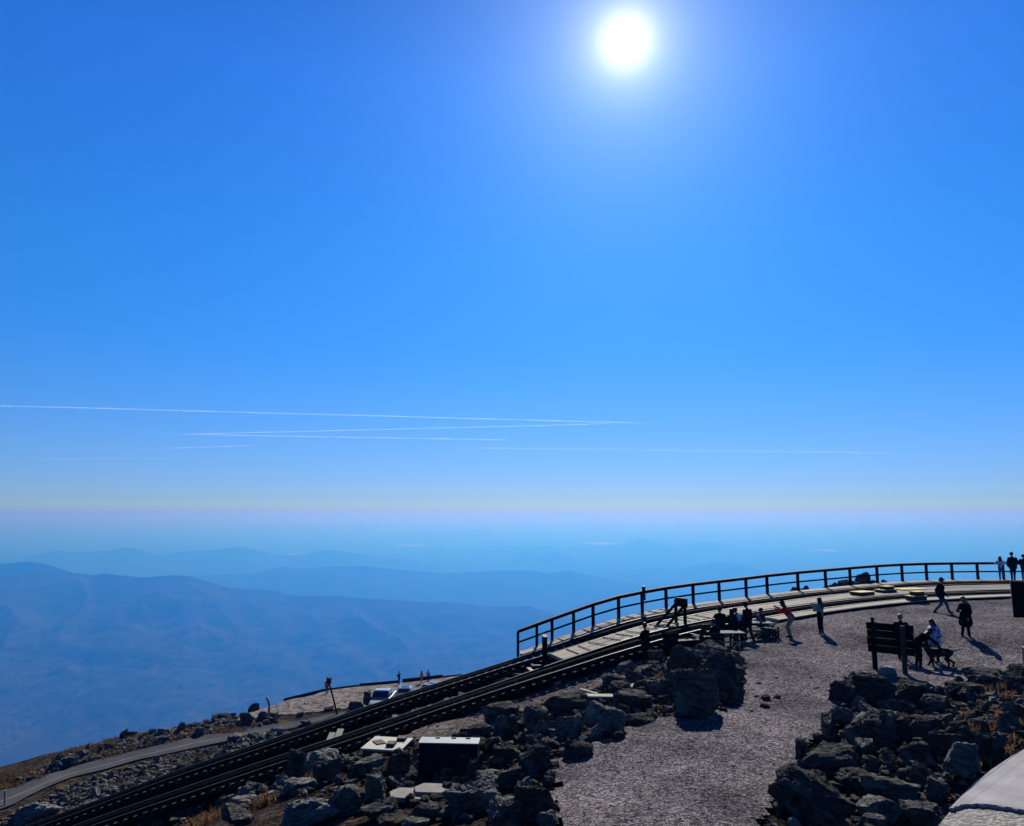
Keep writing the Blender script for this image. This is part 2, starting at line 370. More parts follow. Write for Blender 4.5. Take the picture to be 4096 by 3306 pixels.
def ribbon(name, far, near, m, lift, f0=0.0, f1=1.0, per=8):
    a = [Vector((p.x, p.y, 0)) for p in (zplane(*q, RZ) for q in far)]; b = [Vector((p.x, p.y, 0)) for p in (zplane(*q, RZ) for q in near)]
    a = catmull(a, 10); b = catmull(b, 10); N = 70
    def samp(c, t): f = t*(len(c)-1); i = min(int(f), len(c)-2); return c[i].lerp(c[i+1], f-i)
    V = []; F = []
    for i in range(N+1):
        p, q = samp(a, i/N), samp(b, i/N)
        for k in range(per+1):
            w = p.lerp(q, f0 + (f1-f0)*k/per); V.append((w.x, w.y, gz(w.x, w.y) + lift))
    for i in range(N):
        for k in range(per):
            j = i*(per+1)+k; F.append((j, j+1, j+per+2, j+per+1))
    o = mesh_obj(name, V, F, m, smooth=True); return tag(o, kind='structure')
ROADP = [(lambda p: (p.x, p.y))(zplane(*q, RZ)) for q in ROAD_FAR + ROAD_NEAR[::-1]]
ribbon('road', ROAD_FAR, ROAD_NEAR, m_asphalt, 0.10)
ln = ribbon('road_line', ROAD_FAR, ROAD_NEAR, m_paint, 0.108, 0.60, 0.625, 1)
# lower switchback of the road at the left edge
V = []
for x, yf, yn in ((-400,3180,3206),(0,3077,3098),(100,3054,3079),(195,3032,3052),(300,3012,3030)):
    for y in (yf, yn): p = zplane(x, y, -23.0); V.append((p.x, p.y, gz(p.x, p.y)+0.08 if x > 0 else -22.9))
o = mesh_obj('road', V, [(i*2, i*2+1, i*2+3, i*2+2) for i in range(4)], m_asphalt); tag(o, kind='structure')

# ------------------------------------------------------------------ far terrain
m_forest = mat('forested_slope', (0.010, 0.020, 0.012), (0.052, 0.062, 0.036), 0.03, 1.0, 0.0, c3=(0.052, 0.054, 0.034), s3=0.006, t3=(0.52, 0.66), detail=12, spec=0.0, lohi=(.38,.62))
m_forest2 = mat('far_forest', (0.015, 0.025, 0.018), (0.04, 0.04, 0.028), 0.0012, 1.0, 0.0, spec=0.0, detail=8)
def flank(name, z0):
    pass
VALLEY = -1400.0
def ridge(name, prof, dist, front, back, m, x0=-500, x1=4600, nx=260, nr=60, amp=70.0, gul=1.0, seed=0.0, edge=VALLEY):
    px = [q[0] for q in prof]; py = [q[1] for q in prof]
    xs = np.linspace(x0, x1, nx)
    ys = np.interp(xs, px, py)
    V = np.zeros((nx, nr, 3))
    for i, x in enumerate(xs):
        r = ray(x, ys[i]); r = r / r.y; fr = Vector((r.x, 1.0, 0)); L_ = 1.0
        off = 0.05*dist*mnoise.noise(Vector((x*0.002, seed, 0.3)))
        zc = r.z * (dist + off)
        # small tree-line wobble on the crest
        zc += dist*0.00028*mnoise.fractal(Vector((x*0.02, seed, 1.7)), 1.0, 2.0, 4)
        for k in range(nr):
            t = k/(nr-1)
            if t < 0.8: s = 1 - (t/0.8); d = dist + off - front*s**1.15; hshape = (1-s)
            else: s = (t-0.8)/0.2; d = dist + off + back*s; hshape = 1 - s
            hs = hshape**0.85 if t < 0.8 else hshape
            X, Y = fr.x*d, d
            q = Vector((X*0.0011, Y*0.0011, seed))
            nval = mnoise.fractal(q, 1.0, 2.1, 5)
            rid = abs(mnoise.noise(Vector((X*0.0021 + Y*0.0012, Y*0.0006 - X*0.0004, seed+5)))) * gul + (0.30*abs(mnoise.noise(Vector(((X*.772 - Y*.636)*0.0075, (X*.636 + Y*.772)*0.0012, seed+9)))) + 0.16*abs(mnoise.noise(Vector(((X*.772 - Y*.636)*0.022, (X*.636 + Y*.772)*0.007, seed+12))))) * gul
            edgew = min(1.0, 4*hshape*(1-hshape) * 1.1 + (0.02 if hshape > 0.5 else 0.0))
            z = edge - 60 + (zc - edge + 60)*hs + amp*edgew*(nval*0.9 - rid*1.4)
            if t < 0.8 and hshape < 1: z = min(z, r.z*d*1.0 - (dist-d)*0.004)
            V[i, k] = (X, Y, z)
    o = sheet(name, V[:,:,0], V[:,:,1], V[:,:,2], m); return o
R1 = [(-500,2330),(0,2310),(60,2300),(163,2291),(300,2293),(365,2301),(417,2294),(566,2310),(690,2301),(760,2305),(833,2327),(924,2353),(1068,2359),(1120,2368),(1165,2383),(1322,2383),(1356,2385),(1447,2393),(1708,2410),(1773,2409),(1975,2428),(2060,2426),(2111,2423),(2209,2454),(2500,2515),(3000,2620),(4600,2700)]
R1b = [(-500,2290),(-100,2265),(0,2255),(117,2245),(195,2258),(312,2296),(450,2330),(700,2360),(1200,2420),(4600,2500)]
R2 = [(-500,2330),(500,2325),(781,2304),(1042,2291),(1090,2275),(1126,2266),(1200,2275),(1330,2266),(1480,2266),(1600,2280),(1753,2292),(1851,2294),(1981,2284),(2137,2283),(2177,2294),(2274,2282),(2372,2304),(2502,2330),(2900,2380),(4600,2420)]
R2b = [(-500,2360),(2200,2330),(2500,2287),(2619,2272),(2700,2276),(2775,2265),(2871,2247),(2975,2265),(3100,2290),(3240,2310),(3700,2340),(4600,2360)]
R3 = [(-500,2240),(0,2235),(65,2237),(234,2201),(306,2211),(449,2203),(480,2192),(514,2188),(560,2196),(618,2222),(660,2223),(716,2206),(846,2203),(930,2190),(970,2188),(1020,2198),(1094,2218),(1172,2222),(1230,2218),(1302,2198),(1400,2211),(1447,2216),(1506,2235),(1617,2237),(1786,2265),(2000,2285),(4600,2300)]
R3c = [(-500,2300),(1850,2280),(1981,2252),(2060,2218),(2105,2206),(2140,2212),(2170,2220),(2222,2209),(2260,2220),(2320,2252),(2420,2275),(2700,2290),(4600,2300)]
R4 = [(-500,2260),(1300,2250),(1558,2229),(1656,2203),(1851,2201),(1968,2185),(2033,2181),(2092,2190),(2131,2183),(2183,2181),(2242,2193),(2346,2187),(2456,2187),(2510,2172),(2540,2160),(2567,2154),(2600,2160),(2685,2184),(2740,2178),(2812,2167),(2886,2172),(2982,2191),(3168,2197),(3316,2220),(3600,2235),(4600,2240)]
R5 = [(-500,2165),(600,2162),(1450,2150),(1656,2135),(1800,2128),(1916,2122),(2014,2141),(2200,2152),(2800,2156),(3400,2160),(4600,2160)]
ridge('mountain_ridge', R1, 8500, 4150, 2500, m_forest, nx=460, nr=200, amp=110, seed=1.0)
ridge('mountain_ridge', R1b, 10500, 1500, 1500, m_forest2, nx=200, nr=40, amp=50, seed=2.0, x1=1500)
ridge('mountain_ridge', R2, 14000, 3000, 2500, m_forest2, nr=60, amp=70, seed=3.0)
ridge('mountain_ridge', R2b, 17500, 2500, 2500, m_forest2, x0=2000, nx=160, nr=40, amp=50, seed=4.0)
ridge('mountain_ridge', R3, 20500, 3500, 3000, m_forest2, nr=60, amp=70, seed=5.0)
ridge('mountain_ridge', R3c, 23000, 3000, 2500, m_forest2, x0=1700, x1=3000, nx=140, nr=36, amp=50, seed=6.0)
ridge('mountain_ridge', R4, 28000, 5000, 3000, m_forest2, nr=46, amp=50, seed=7.0)
ridge('mountain_ridge', R5, 48000, 5000, 3000, m_forest2, nr=24, amp=20, seed=8.0)
# the mountain's own flank below the built place, and the valley floor out to the horizon
fl = []; NT = 72
for k, (r_, z_) in enumerate(((88, -75), (150, -110), (400, -260), (900, -560), (1700, -980), (2900, -1390), (3600, -1440))):
    for j in range(NT):
        a = 2*math.pi*j/NT; w = 1 + 0.12*mnoise.noise(Vector((math.cos(a)*2, math.sin(a)*2, k*0.3)))
        fl.append((5 + r_*math.cos(a)*w*1.05, 40 + r_*math.sin(a)*w*1.12, z_))
F = [(k*NT+j, k*NT+(j+1)%NT, (k+1)*NT+(j+1)%NT, (k+1)*NT+j) for k in range(6) for j in range(NT)]
tag(mesh_obj('mountain_flank', fl, F, m_forest2, smooth=True), kind='structure')
xs = np.linspace(-200000, 200000, 60); ys = np.linspace(-6400, 290000, 90); X2, Y2 = np.meshgrid(xs, ys, indexing='ij')
sheet('valley_floor', X2, Y2, np.full_like(X2, VALLEY - 8.0), m_forest2)
m_lake = mat('lake_water', (0.02, 0.03, 0.04), rough=0.06, spec=0.5)
for x, y, w, h in ((1645,2183,60,3.2),(2410,2175,60,3.0),(3310,2203,50,3.5),(1165,2219,30,2.2)):
    c = zplane(x, y, VALLEY + 4); d0 = c.y; V = []
    for k in range(28):
        a = 2*math.pi*k/28; q = zplane(x + w*math.cos(a)*(1+0.25*math.sin(3*a+x)), y + h*math.sin(a)*(1+0.3*math.cos(2*a+x)), VALLEY + 4); V.append(tuple(q))
    tag(mesh_obj('lake', V, [tuple(range(28))], m_lake), kind='structure')
# the hazy air: one closed box of even density round the camera and everything below
hz = MB().box((0, 147000, -794.5), (420000, 307000, 1597)).build('haze', None)
mh = bpy.data.materials.new('blue_haze'); mh.use_nodes = True; nt = mh.node_tree; nt.nodes.clear()
ho = nd(nt, 'ShaderNodeOutputMaterial'); hv = nd(nt, 'ShaderNodeVolumePrincipled')
hv.inputs['Color'].default_value = (0.0172, 0.126, 0.475, 1); hv.inputs['Absorption Color'].default_value = (0.846, 0.405, 0.0, 1); hv.inputs['Density'].default_value = 0.000188; hv.inputs['Anisotropy'].default_value = 0.42
nt.links.new(hv.outputs[0], ho.inputs['Volume'])
hz.data.materials.clear(); hz.data.materials.append(mh); tag(hz, 'pale blue haze filling the air over the valleys', 'haze', kind='stuff')
# condensation trails, about nine kilometres above the valley
def contrail(x0, y0, x1, y1, w0, w1, dens, label, alt=9000.0):
    a, b = zplane(x0, y0, alt), zplane(x1, y1, alt); N = 40; pts = []; rs = []
    for i in range(N+1):
        t = i/N; p = a.lerp(b, t); p = p + Vector((0, 0, 25*mnoise.noise(Vector((t*9, x0, 0))))); pts.append(p)
        wd = (w0 + (w1-w0)*t) * (1 + 0.3*mnoise.noise(Vector((t*22, y0, 4)))); e = min(1, t*6, (1-t)*22)
        rs.append(max(6.0, wd * p.length/FPX * 0.5 * (0.12 + 0.88*e)))
    m = bpy.data.materials.new('condensation'); m.use_nodes = True; n2 = m.node_tree; n2.nodes.clear()
    oo = nd(n2, 'ShaderNodeOutputMaterial'); vv = nd(n2, 'ShaderNodeVolumePrincipled')
    vv.inputs['Color'].default_value = (1, 1, 1, 1); vv.inputs['Density'].default_value = dens*0.5; vv.inputs['Anisotropy'].default_value = 0.5
    n2.links.new(vv.outputs[0], oo.inputs['Volume'])
    o = MB().tube(pts, rs, 8).build('condensation_trail', m, smooth=True)
    return tag(o, label, 'contrail', 'condensation trails in the sky')
contrail(-700, 1605, 2643, 1695, 6, 4.5, 0.0014, 'longest white condensation trail, running in from the left edge of the sky')
contrail(586, 1742, 2474, 1695, 4, 4, 0.0015, 'condensation trail slanting up to the right between two others')
contrail(640, 1737, 2057, 1761, 4.5, 4, 0.0014, 'condensation trail slanting down to the right under the slanted one')
contrail(640, 1795, 1016, 1783, 3.5, 3.5, 0.001, 'short faint condensation trail low on the left')
contrail(1650, 1790, 3600, 1813, 7, 5, 0.0003, 'faint wide condensation trail low on the right')
contrail(80, 1838, 730, 1834, 5, 5, 0.0002, 'lowest faint condensation trail above the left horizon')
# ------------------------------------------------------------------ the railway on the summit
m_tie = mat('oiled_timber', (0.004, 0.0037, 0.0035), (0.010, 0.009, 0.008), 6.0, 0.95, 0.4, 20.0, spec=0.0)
m_tie_end = mat('weathered_timber_end', (0.12, 0.10, 0.075), (0.26, 0.22, 0.165), 8.0, 0.9, 0.3, spec=0.0)
m_black_steel = mat('blackened_steel', (0.005, 0.005, 0.0055), (0.011, 0.010, 0.010), 8.0, 0.8, spec=0.05)
m_rail_head = mat('worn_rail_steel', (0.05, 0.051, 0.051), (0.09, 0.09, 0.088), 10.0, 0.62, metallic=1.0)
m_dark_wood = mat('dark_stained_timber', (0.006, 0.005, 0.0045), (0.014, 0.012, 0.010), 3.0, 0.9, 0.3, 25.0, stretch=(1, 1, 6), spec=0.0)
m_deck = mat('weathered_deck_board', (0.33, 0.295, 0.225), (0.56, 0.51, 0.41), 2.5, 0.9, 0.35, 14.0, stretch=(9, 0.8, 9), spec=0.04)
m_deck2 = mat('greyed_deck_board', (0.36, 0.33, 0.27), (0.60, 0.56, 0.47), 2.0, 0.9, 0.35, 14.0, stretch=(9, 0.8, 9), spec=0.04)
m_deck3 = mat('browned_deck_board', (0.22, 0.19, 0.145), (0.46, 0.41, 0.33), 2.5, 0.9, 0.35, 14.0, stretch=(9, 0.8, 9), spec=0.04)
DECKS = [m_deck, m_deck2, m_deck3]
m_box_wood = mat('yellowish_plywood', (0.55, 0.43, 0.19), (0.74, 0.60, 0.29), 3.0, 0.8, 0.2, stretch=(6, 1, 6))
m_box_side = mat('dark_brown_plywood', (0.05, 0.038, 0.016), (0.09, 0.07, 0.03), 3.0, 0.8, 0.2)

def unit_box(name, m):
    b = MB().box((0, 0, 0), (1, 1, 1)); me = bpy.data.meshes.new(name); me.from_pydata(b.v, [], b.f); me.materials.append(m); me.update(); return me
def place(name, me, parent, c, d, w, l, h, up=Vector((0, 0, 1))):
    """a box-like piece: length l along d, width w across, height h"""
    d = Vector(d).normalized(); s = d.cross(up).normalized(); u = s.cross(d)
    M = Matrix.Translation(Vector(c)) @ Matrix((s, d, u)).transposed().to_4x4() @ Matrix.Diagonal((w, l, h, 1))
    o = bpy.data.objects.new(name, me); o.matrix_basis = M; return link(o, parent)

# a tie: dark oiled timber with weathered ends
def tie_mesh(k):
    v = MB(); v.box((0, 0, 0), (0.20, 2.3, 0.18)); nm = len(v.f)
    for sg in (1, -1): v.box((0.02*k - 0.02, sg*(1.085 - .01*k), 0.088), (0.13 - 0.03*k, 0.10, 0.012)); v.box((-0.075, sg*1.05, 0.085), (0.03, 0.19, 0.015))
    me = bpy.data.meshes.new('tie'); me.from_pydata(v.v, [], v.f); me.materials.append(m_tie); me.materials.append(m_tie_end)
    me.polygons.foreach_set('material_index', np.array([0]*nm + [1]*(len(v.f)-nm), dtype=np.int32)); me.update(); return me
ME_TIE = [tie_mesh(k) for k in range(3)]
def rail_part(C, off, name, parent, lift=0.0):
    """steel rail: web and foot dark, running surface polished"""
    prof = [(-0.065,-0.15),(0.065,-0.15),(0.065,-0.135),(0.012,-0.12),(0.012,-0.045),(0.028,-0.035),(0.028,0.0),(-0.028,0.0),(-0.028,-0.035),(-0.012,-0.045),(-0.012,-0.12),(-0.065,-0.135)]
    V = []; F = []; mi = []; np_ = len(prof); idx = list(range(0, len(C), 3))
    for i in idx:
        t, n = frame(C, i); p = C[i] + n*off + Vector((0, 0, -0.03 + lift))
        for a, b in prof: V.append(tuple(p + n*a + Vector((0, 0, b))))
    for k in range(len(idx)-1):
        for j in range(np_):
            F.append((k*np_+j, k*np_+(j+1)%np_, (k+1)*np_+(j+1)%np_, (k+1)*np_+j)); mi.append(1 if j == 6 else 0)
    return mesh_obj(name, V, F, None, parent, mats=[m_black_steel, m_rail_head], midx=mi)
def build_track(C, label, tie_far_end):
    root = empty('railway_track', C[len(C)//2] - Vector((0, 0, 0.6)), 0, label, 'railway track', 'mountain railway tracks'); org = root.location.copy()
    rail_part(C, -0.72, 'rail', root); rail_part(C, 0.72, 'rail', root)
    # rack: two side bars with pins between them, gaps showing between the pins
    V = MB(); sb = list(range(0, len(C), 3))
    for s_ in (-0.055, 0.055):
        for i, j in zip(sb, sb[1:]):
            t, n = frame(C, i); t2, n2 = frame(C, j)
            a, b = C[i] + n*s_, C[j] + n2*s_
            V.bar(a + Vector((0,0,-0.005)), b + Vector((0,0,-0.005)), 0.022, 0.03); V.bar(a + Vector((0,0,-0.09)), b + Vector((0,0,-0.09)), 0.022, 0.05)
    V.build('rack_bars', m_black_steel, root)
    pins = MB(); fine = resample(C, 0.1)
    for i in range(len(fine)-1):
        t = (fine[i+1]-fine[i]).normalized(); n = Vector((t.y, -t.x, 0)).normalized(); pins.bar(fine[i] - n*0.05 + Vector((0,0,-0.042)), fine[i] + n*0.05 + Vector((0,0,-0.042)), 0.045, 0.045)
    tag(pins.build('rack_pins', m_black_steel, root), kind='stuff')
    step = 0.43; pts = resample(C, step)
    for i in range(len(pts)-1):
        t = (pts[i+1]-pts[i]).normalized(); n = Vector((t.y, -t.x, 0)).normalized(); u = n.cross(t) if n.cross(t).z > 0 else t.cross(n)
        c = pts[i] - Vector((0,0,0.275)) + n*random.uniform(-0.06, 0.06); sh = random.uniform(0.85, 1.05)
        M = Matrix.Translation(c) @ Matrix((t, n, u)).transposed().to_4x4() @ Matrix.Diagonal((sh, 1, 1, 1))
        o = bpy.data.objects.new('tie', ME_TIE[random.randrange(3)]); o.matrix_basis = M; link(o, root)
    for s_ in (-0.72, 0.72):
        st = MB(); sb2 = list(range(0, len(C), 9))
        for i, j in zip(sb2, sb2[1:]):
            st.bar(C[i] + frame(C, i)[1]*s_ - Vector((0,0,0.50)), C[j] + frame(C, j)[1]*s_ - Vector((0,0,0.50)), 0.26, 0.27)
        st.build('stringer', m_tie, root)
    # trestle bents where the ground is further below
    for i in range(0, len(C), 14):
        p = C[i]; t, n = frame(C, i)
        if p.z - gz(p.x, p.y) < 1.0: continue
        place('bent_cap', ME_BEAM, root, p - Vector((0,0,0.74)), n, 0.25, 2.7, 0.22)
        for s_ in (-0.85, 0.85):
            q = p + n*s_; h = p.z - 0.85 - gz(q.x, q.y) + 0.25
            place('bent_post', ME_BEAM, root, q - Vector((0,0,0.85 + h/2)), t, 0.24, 0.24, h)
        q = p + n*1.28; place('bent_brace', ME_TAN, root, q - Vector((0,0,0.95)), Vector((n.x*0.15, n.y*0.15, 1)), 0.12, random.uniform(0.3, 0.55), 0.03, n)
    # keep the parts where they are
    for ch in root.children: ch.matrix_parent_inverse = Matrix.Translation(-org)
    return root
ME_BEAM = unit_box('beam', m_tie); ME_TAN = unit_box('brace', m_tie_end)
trackA = build_track(CA, 'far railway track with centre rack along the railing', -1)
trackB = build_track(CB, 'near railway track with centre rack beside the gravel yard', 1)

# --- decks
ME_PL = [unit_box('plank', m) for m in DECKS]
def unparent_fix(root):
    inv = Matrix.Translation(-root.location)
    for ch in root.children: ch.matrix_parent_inverse = inv
def nearestB(p):
    k = int(np.argmin((NB[:,0]-p.x)**2 + (NB[:,1]-p.y)**2)); return CB[k]
def deck(name, label, x0, x1, lo, hi, nb, seg, ref='A', cross=None, zoff=-0.02, cleat_until=None):
    C = CA if ref == 'A' else CB
    i0 = ai_at(x0) if ref == 'A' else bi_at(x0); i1 = ai_at(x1) if ref == 'A' else bi_at(x1)
    root = empty(name, C[(i0+i1)//2] - Vector((0,0,0.4)), 0, label, 'boardwalk', 'timber boardwalks along the tracks')
    def pt(i, f):
        p = C[i]; t, n = frame(C, i)
        if cross == 'AB':
            q = nearestB(p); e = q - p; L_ = math.hypot(e.x, e.y); a = lo/L_; b = 1 - hi/L_; return p + e*(a + (b-a)*f) + Vector((0,0,zoff))
        return p + n*(lo + (hi-lo)*f) + Vector((0,0,zoff))
    stepi = int(seg/0.2)
    i = i0; row = 0
    while i < i1:
        for k in range(nb):
            sh = ((k*7) % 5) if i > i0 else 0
            a_i, b_i = min(i + sh, i1), min(i + stepi + ((k*7) % 5), i1)
            if b_i - a_i < 2: continue
            f = (k+0.5)/nb; a, b = pt(a_i, f), pt(b_i, f); W = (pt(a_i, 1) - pt(a_i, 0)).length/nb
            d = b - a; dz = random.uniform(-0.006, 0.006)
            place('plank', ME_PL[rng.choice(3, p=[.5,.3,.2])], root, (a+b)/2 + Vector((0,0,dz-0.025)), d, W*0.955, d.length - 0.012, 0.05)
        i += stepi
    # joists underneath
    for j in range(i0, i1, 8):
        a, b = pt(j, 0.01), pt(j, 0.99); place('joist', ME_BEAM, root, (a+b)/2 - Vector((0,0,0.16)), b-a, 0.12, (b-a).length, 0.2)
    if cleat_until:
        ic = ai_at(cleat_until)
        for s in resample([pt(j, 0.5) for j in range(i0, ic)], 0.72):
            j = min(range(i0, ic), key=lambda q: (pt(q, 0.5)-s).length); a, b = pt(j, 0.02), pt(j, 0.98)
            place('cleat', ME_PL[1], root, (a+b)/2 + Vector((0,0,0.022)), b-a, 0.05, (b-a).length, 0.035)
    a, b = pt(i0, 0), pt(i0, 1); place('end_board', ME_PL[1], root, (a+b)/2 + Vector((0,0,-0.04)) - frame(C, i0)[0]*0.04, b-a, 0.05, (b-a).length, 0.16)
    unparent_fix(root); return root
deck('boardwalk', 'narrow timber boardwalk under the long railing on the outer edge', 2082, 4340, -1.92, -0.93, 5, 2.4, cleat_until=2740)
deck('boardwalk', 'wide timber boardwalk between the two tracks', 2185, 4340, 0.96, 0.96, 11, 2.8, cross='AB', cleat_until=2760)
deck('boardwalk', 'narrow timber boardwalk edging the gravel yard beside the near track', 3010, 4340, 0.93, 1.75, 4, 2.6, ref='B')

# --- railing: posts, top rail and middle rail
i0, i1 = ai_at(2072), ai_at(4340)
rail_root = empty('railing', CA[i0] - frame(CA, i0)[1]*1.86, 0, 'long black timber railing curving along the outer boardwalk', 'railing')
ME_POST = unit_box('post', m_dark_wood); ME_RAIL = unit_box('rail', m_dark_wood); ME_CAPB = unit_box('cap', mat('railing_cap_weathered', (0.07, 0.055, 0.045), (0.16, 0.13, 0.11), 4.0, 0.85))
POST_X = [2068,2172,2246,2351,2446,2562,2656,2762,2865,2966,3081,3166,3281,3395,3493,3605,3709,3802,3906,4003,4105,4205,4330]
pp = []
for x in POST_X:
    i = ai_at(x); t, n = frame(CA, i); b = CA[i] - n*1.9 + Vector((0,0,-0.03)); pp.append((b, t, n))
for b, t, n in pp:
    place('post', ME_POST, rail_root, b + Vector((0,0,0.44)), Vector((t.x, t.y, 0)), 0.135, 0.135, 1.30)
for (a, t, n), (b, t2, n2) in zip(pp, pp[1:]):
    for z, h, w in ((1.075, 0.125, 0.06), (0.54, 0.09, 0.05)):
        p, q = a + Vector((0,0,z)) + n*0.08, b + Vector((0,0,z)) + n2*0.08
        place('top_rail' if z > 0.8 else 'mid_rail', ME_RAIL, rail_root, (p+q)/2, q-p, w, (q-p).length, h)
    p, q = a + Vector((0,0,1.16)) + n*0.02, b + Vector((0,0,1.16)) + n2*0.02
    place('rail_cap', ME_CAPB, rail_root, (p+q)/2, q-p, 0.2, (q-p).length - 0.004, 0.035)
unparent_fix(rail_root)
# utility box on the railing post that stands above the rail
b, t, n = pp[6]
ub = empty('utility_box', b + n*0.17 + Vector((0,0,0.75)), math.atan2(t.y, t.x), 'tall dark metal box mounted on a railing post', 'utility box')
MB().box((0, 0, 0.30), (0.16, 0.12, 0.74)).build('housing', mat('blue_grey_metal', (0.03, 0.035, 0.06), rough=0.5), ub, bevel=0.01)
MB().box((-0.13, 0, 0.32), (0.12, 0.05, 0.04)).build('bracket', m_black_steel, ub); MB().box((0, 0, 0.68), (0.18, 0.14, 0.025)).build('lid', m_rail_head, ub)
# short gate post at the end of the middle boardwalk
i = ai_at(2168); t, n = frame(CA, i); g = CA[i] + n*1.05
gp = empty('gate_post', g + Vector((0,0,-0.5)), math.atan2(t.y, t.x), 'short black gate frame with a pale cap at the end of the middle boardwalk', 'gate post')
for y in (0.0, -0.62): MB().box((0, y, 0.72), (0.16, 0.13, 1.5)).build('post', m_dark_wood, gp)
MB().box((0, -0.31, 1.49), (0.20, 0.82, 0.045)).build('cap', m_deck2, gp); MB().box((0, -0.31, 0.95), (0.06, 0.5, 0.12)).build('rail', m_dark_wood, gp)
MB().box((0.0, -0.31, 0.6), (0.06, 0.5, 0.10)).build('rail', m_dark_wood, gp)
# track bumper on the middle boardwalk: braced upright panel
q = P(2723, 2503, 38.9); t, n = frame(CB, bi_at(2723))
bp = empty('track_bumper', q, math.atan2(t.y, t.x), 'dark braced timber bumper standing on the middle boardwalk', 'bumper')
for y in (0.32, -0.32):
    MB().box((0, y, 0.62), (0.12, 0.12, 1.25)).build('post', m_dark_wood, bp)
    MB().bar((-0.05, y, 1.0), (-1.35, y*1.1, 0.03), 0.1, 0.1).build('brace', m_dark_wood, bp)
    MB().bar((0.06, y, 0.05), (-1.45, y*1.1, 0.05), 0.1, 0.09).build('sill', m_deck3, bp)
MB().box((0.075, 0, 1.12), (0.07, 0.84, 0.42)).build('panel', m_dark_wood, bp); MB().box((0.075, 0, 1.345), (0.09, 0.86, 0.025)).build('panel_cap', m_deck, bp)
# boarding steps on the boards
def step_box(x, y, d, w, l, h, rz, label, two=0.0):
    o = empty('boarding_step', P(x, y, d), rz, label, 'step box', 'boarding steps on the platform')
    MB().box((0, 0, h/2 - 0.01), (w, l, h-0.02)).build('body', m_box_side, o); MB().box((0, 0, h - 0.0), (w+0.05, l+0.05, 0.028)).build('tread', m_box_wood, o)
    if two:
        MB().box((0.12, 0.03, h + two/2 + 0.014), (w*0.62, l*0.8, two-0.02)).build('body', m_box_side, o); MB().box((0.12, 0.03, h + two + 0.02), (w*0.62+0.05, l*0.8+0.04, 0.026)).build('tread', m_box_wood, o)
    return o
def onB(x, off):                                  # a point on the boards, beside track B
    i = min(range(0, len(CB)), key=lambda q: abs(colx(CB[q] + frame(CB, q)[1]*off) - x)); t, n = frame(CB, i); return CB[i] + n*off, math.atan2(t.y, t.x)
def boxat(px, off, w, l, h, label, two=0.0, dr=0.0, ref='mid'):
    p, rz = onB(px, off); o = step_box(px, 2400, 40, w, l, h, rz + dr, label, two); o.location = p + Vector((0,0,-0.015)); return o
boxat(3444, -1.75, 1.15, 0.75, 0.17, 'low yellowish boarding step on the middle boardwalk, leftmost of the steps', dr=0.1)
boxat(3540, -2.0, 1.05, 0.62, 0.16, 'double boarding step on the middle boardwalk with a smaller box on top', two=0.17, dr=0.05)
boxat(3642, -2.45, 1.75, 0.95, 0.09, 'wide flat boarding platform on the middle boardwalk by the far track', dr=-0.12)
boxat(3660, 1.45, 0.95, 0.55, 0.22, 'yellow double boarding step at the edge of the gravel yard', two=0.2, dr=-0.05)
# loose timbers and boards about the tracks
def loose(name, label, x, y, d, l, w, h, rz, tilt=0.0, m=None, grp=None, cat='plank'):
    o = MB().box((0, 0, h/2), (l, w, h)).build(name, m or m_deck, bevel=0.004); o.location = P(x, y, d); o.rotation_euler = (0, tilt, rz); return tag(o, label, cat, grp)
def onground(x, y): return G(x, y)
g = onground(2285, 2722); o = loose('timber_beam', 'pale squared timber lying on the gravel below the near track', 2285, 2722, 32, 1.75, 0.15, 0.13, 0, m=m_deck2, cat='timber'); o.location = g + Vector((0,0,0.02)); o.rotation_euler = (0, -0.14, 0.55)
i = ai_at(2108); t, n = frame(CA, i); e = nearestB(CA[i]) - CA[i]
o = loose('plank', 'pale plank lying across between the tracks beyond the boardwalk end', 0, 1700, 38, 1.05, 0.2, 0.06, math.atan2(e.y, e.x) + 0.12, m=m_deck2); o.location = CA[i] + e*0.52 + Vector((0,0,-0.28))
o = loose('plank', 'short pale plank against the gate frame between the tracks', 0, 1700, 38, 0.5, 0.14, 0.05, math.atan2(t.y, t.x), m=m_deck2); o.location = CA[i] + e*0.40 + t*0.35 + Vector((0,0,-0.25))
m_cream = mat('cream_board', (0.36, 0.345, 0.28), (0.46, 0.44, 0.37), 4.0, 0.7)
for x, w, sd, lab in ((1362, 0.24, -1, 'cream board standing between the two tracks, the shorter of the pair'), (1393, 0.26, 1, 'cream board standing between the two tracks, the taller of the pair')):
    i = ai_at(x); t, n = frame(CA, i); e = nearestB(CA[i]) - CA[i]; p = CA[i] + e*0.47
    o = empty('marker_board', p + Vector((0,0,-0.75)), math.atan2(t.y, t.x), lab, 'board', 'cream boards between the tracks')
    hh = 0.85 if sd < 0 else 1.0
    MB().box((0, .1, .36), (w*1.15, 0.035, hh), Matrix.Rotation(-1.25, 3, 'X')).build('panel', m_cream, o)
    MB().box((0, -0.02, 0.12), (w*1.3, 0.1, 0.24)).build('foot', m_tie, o)
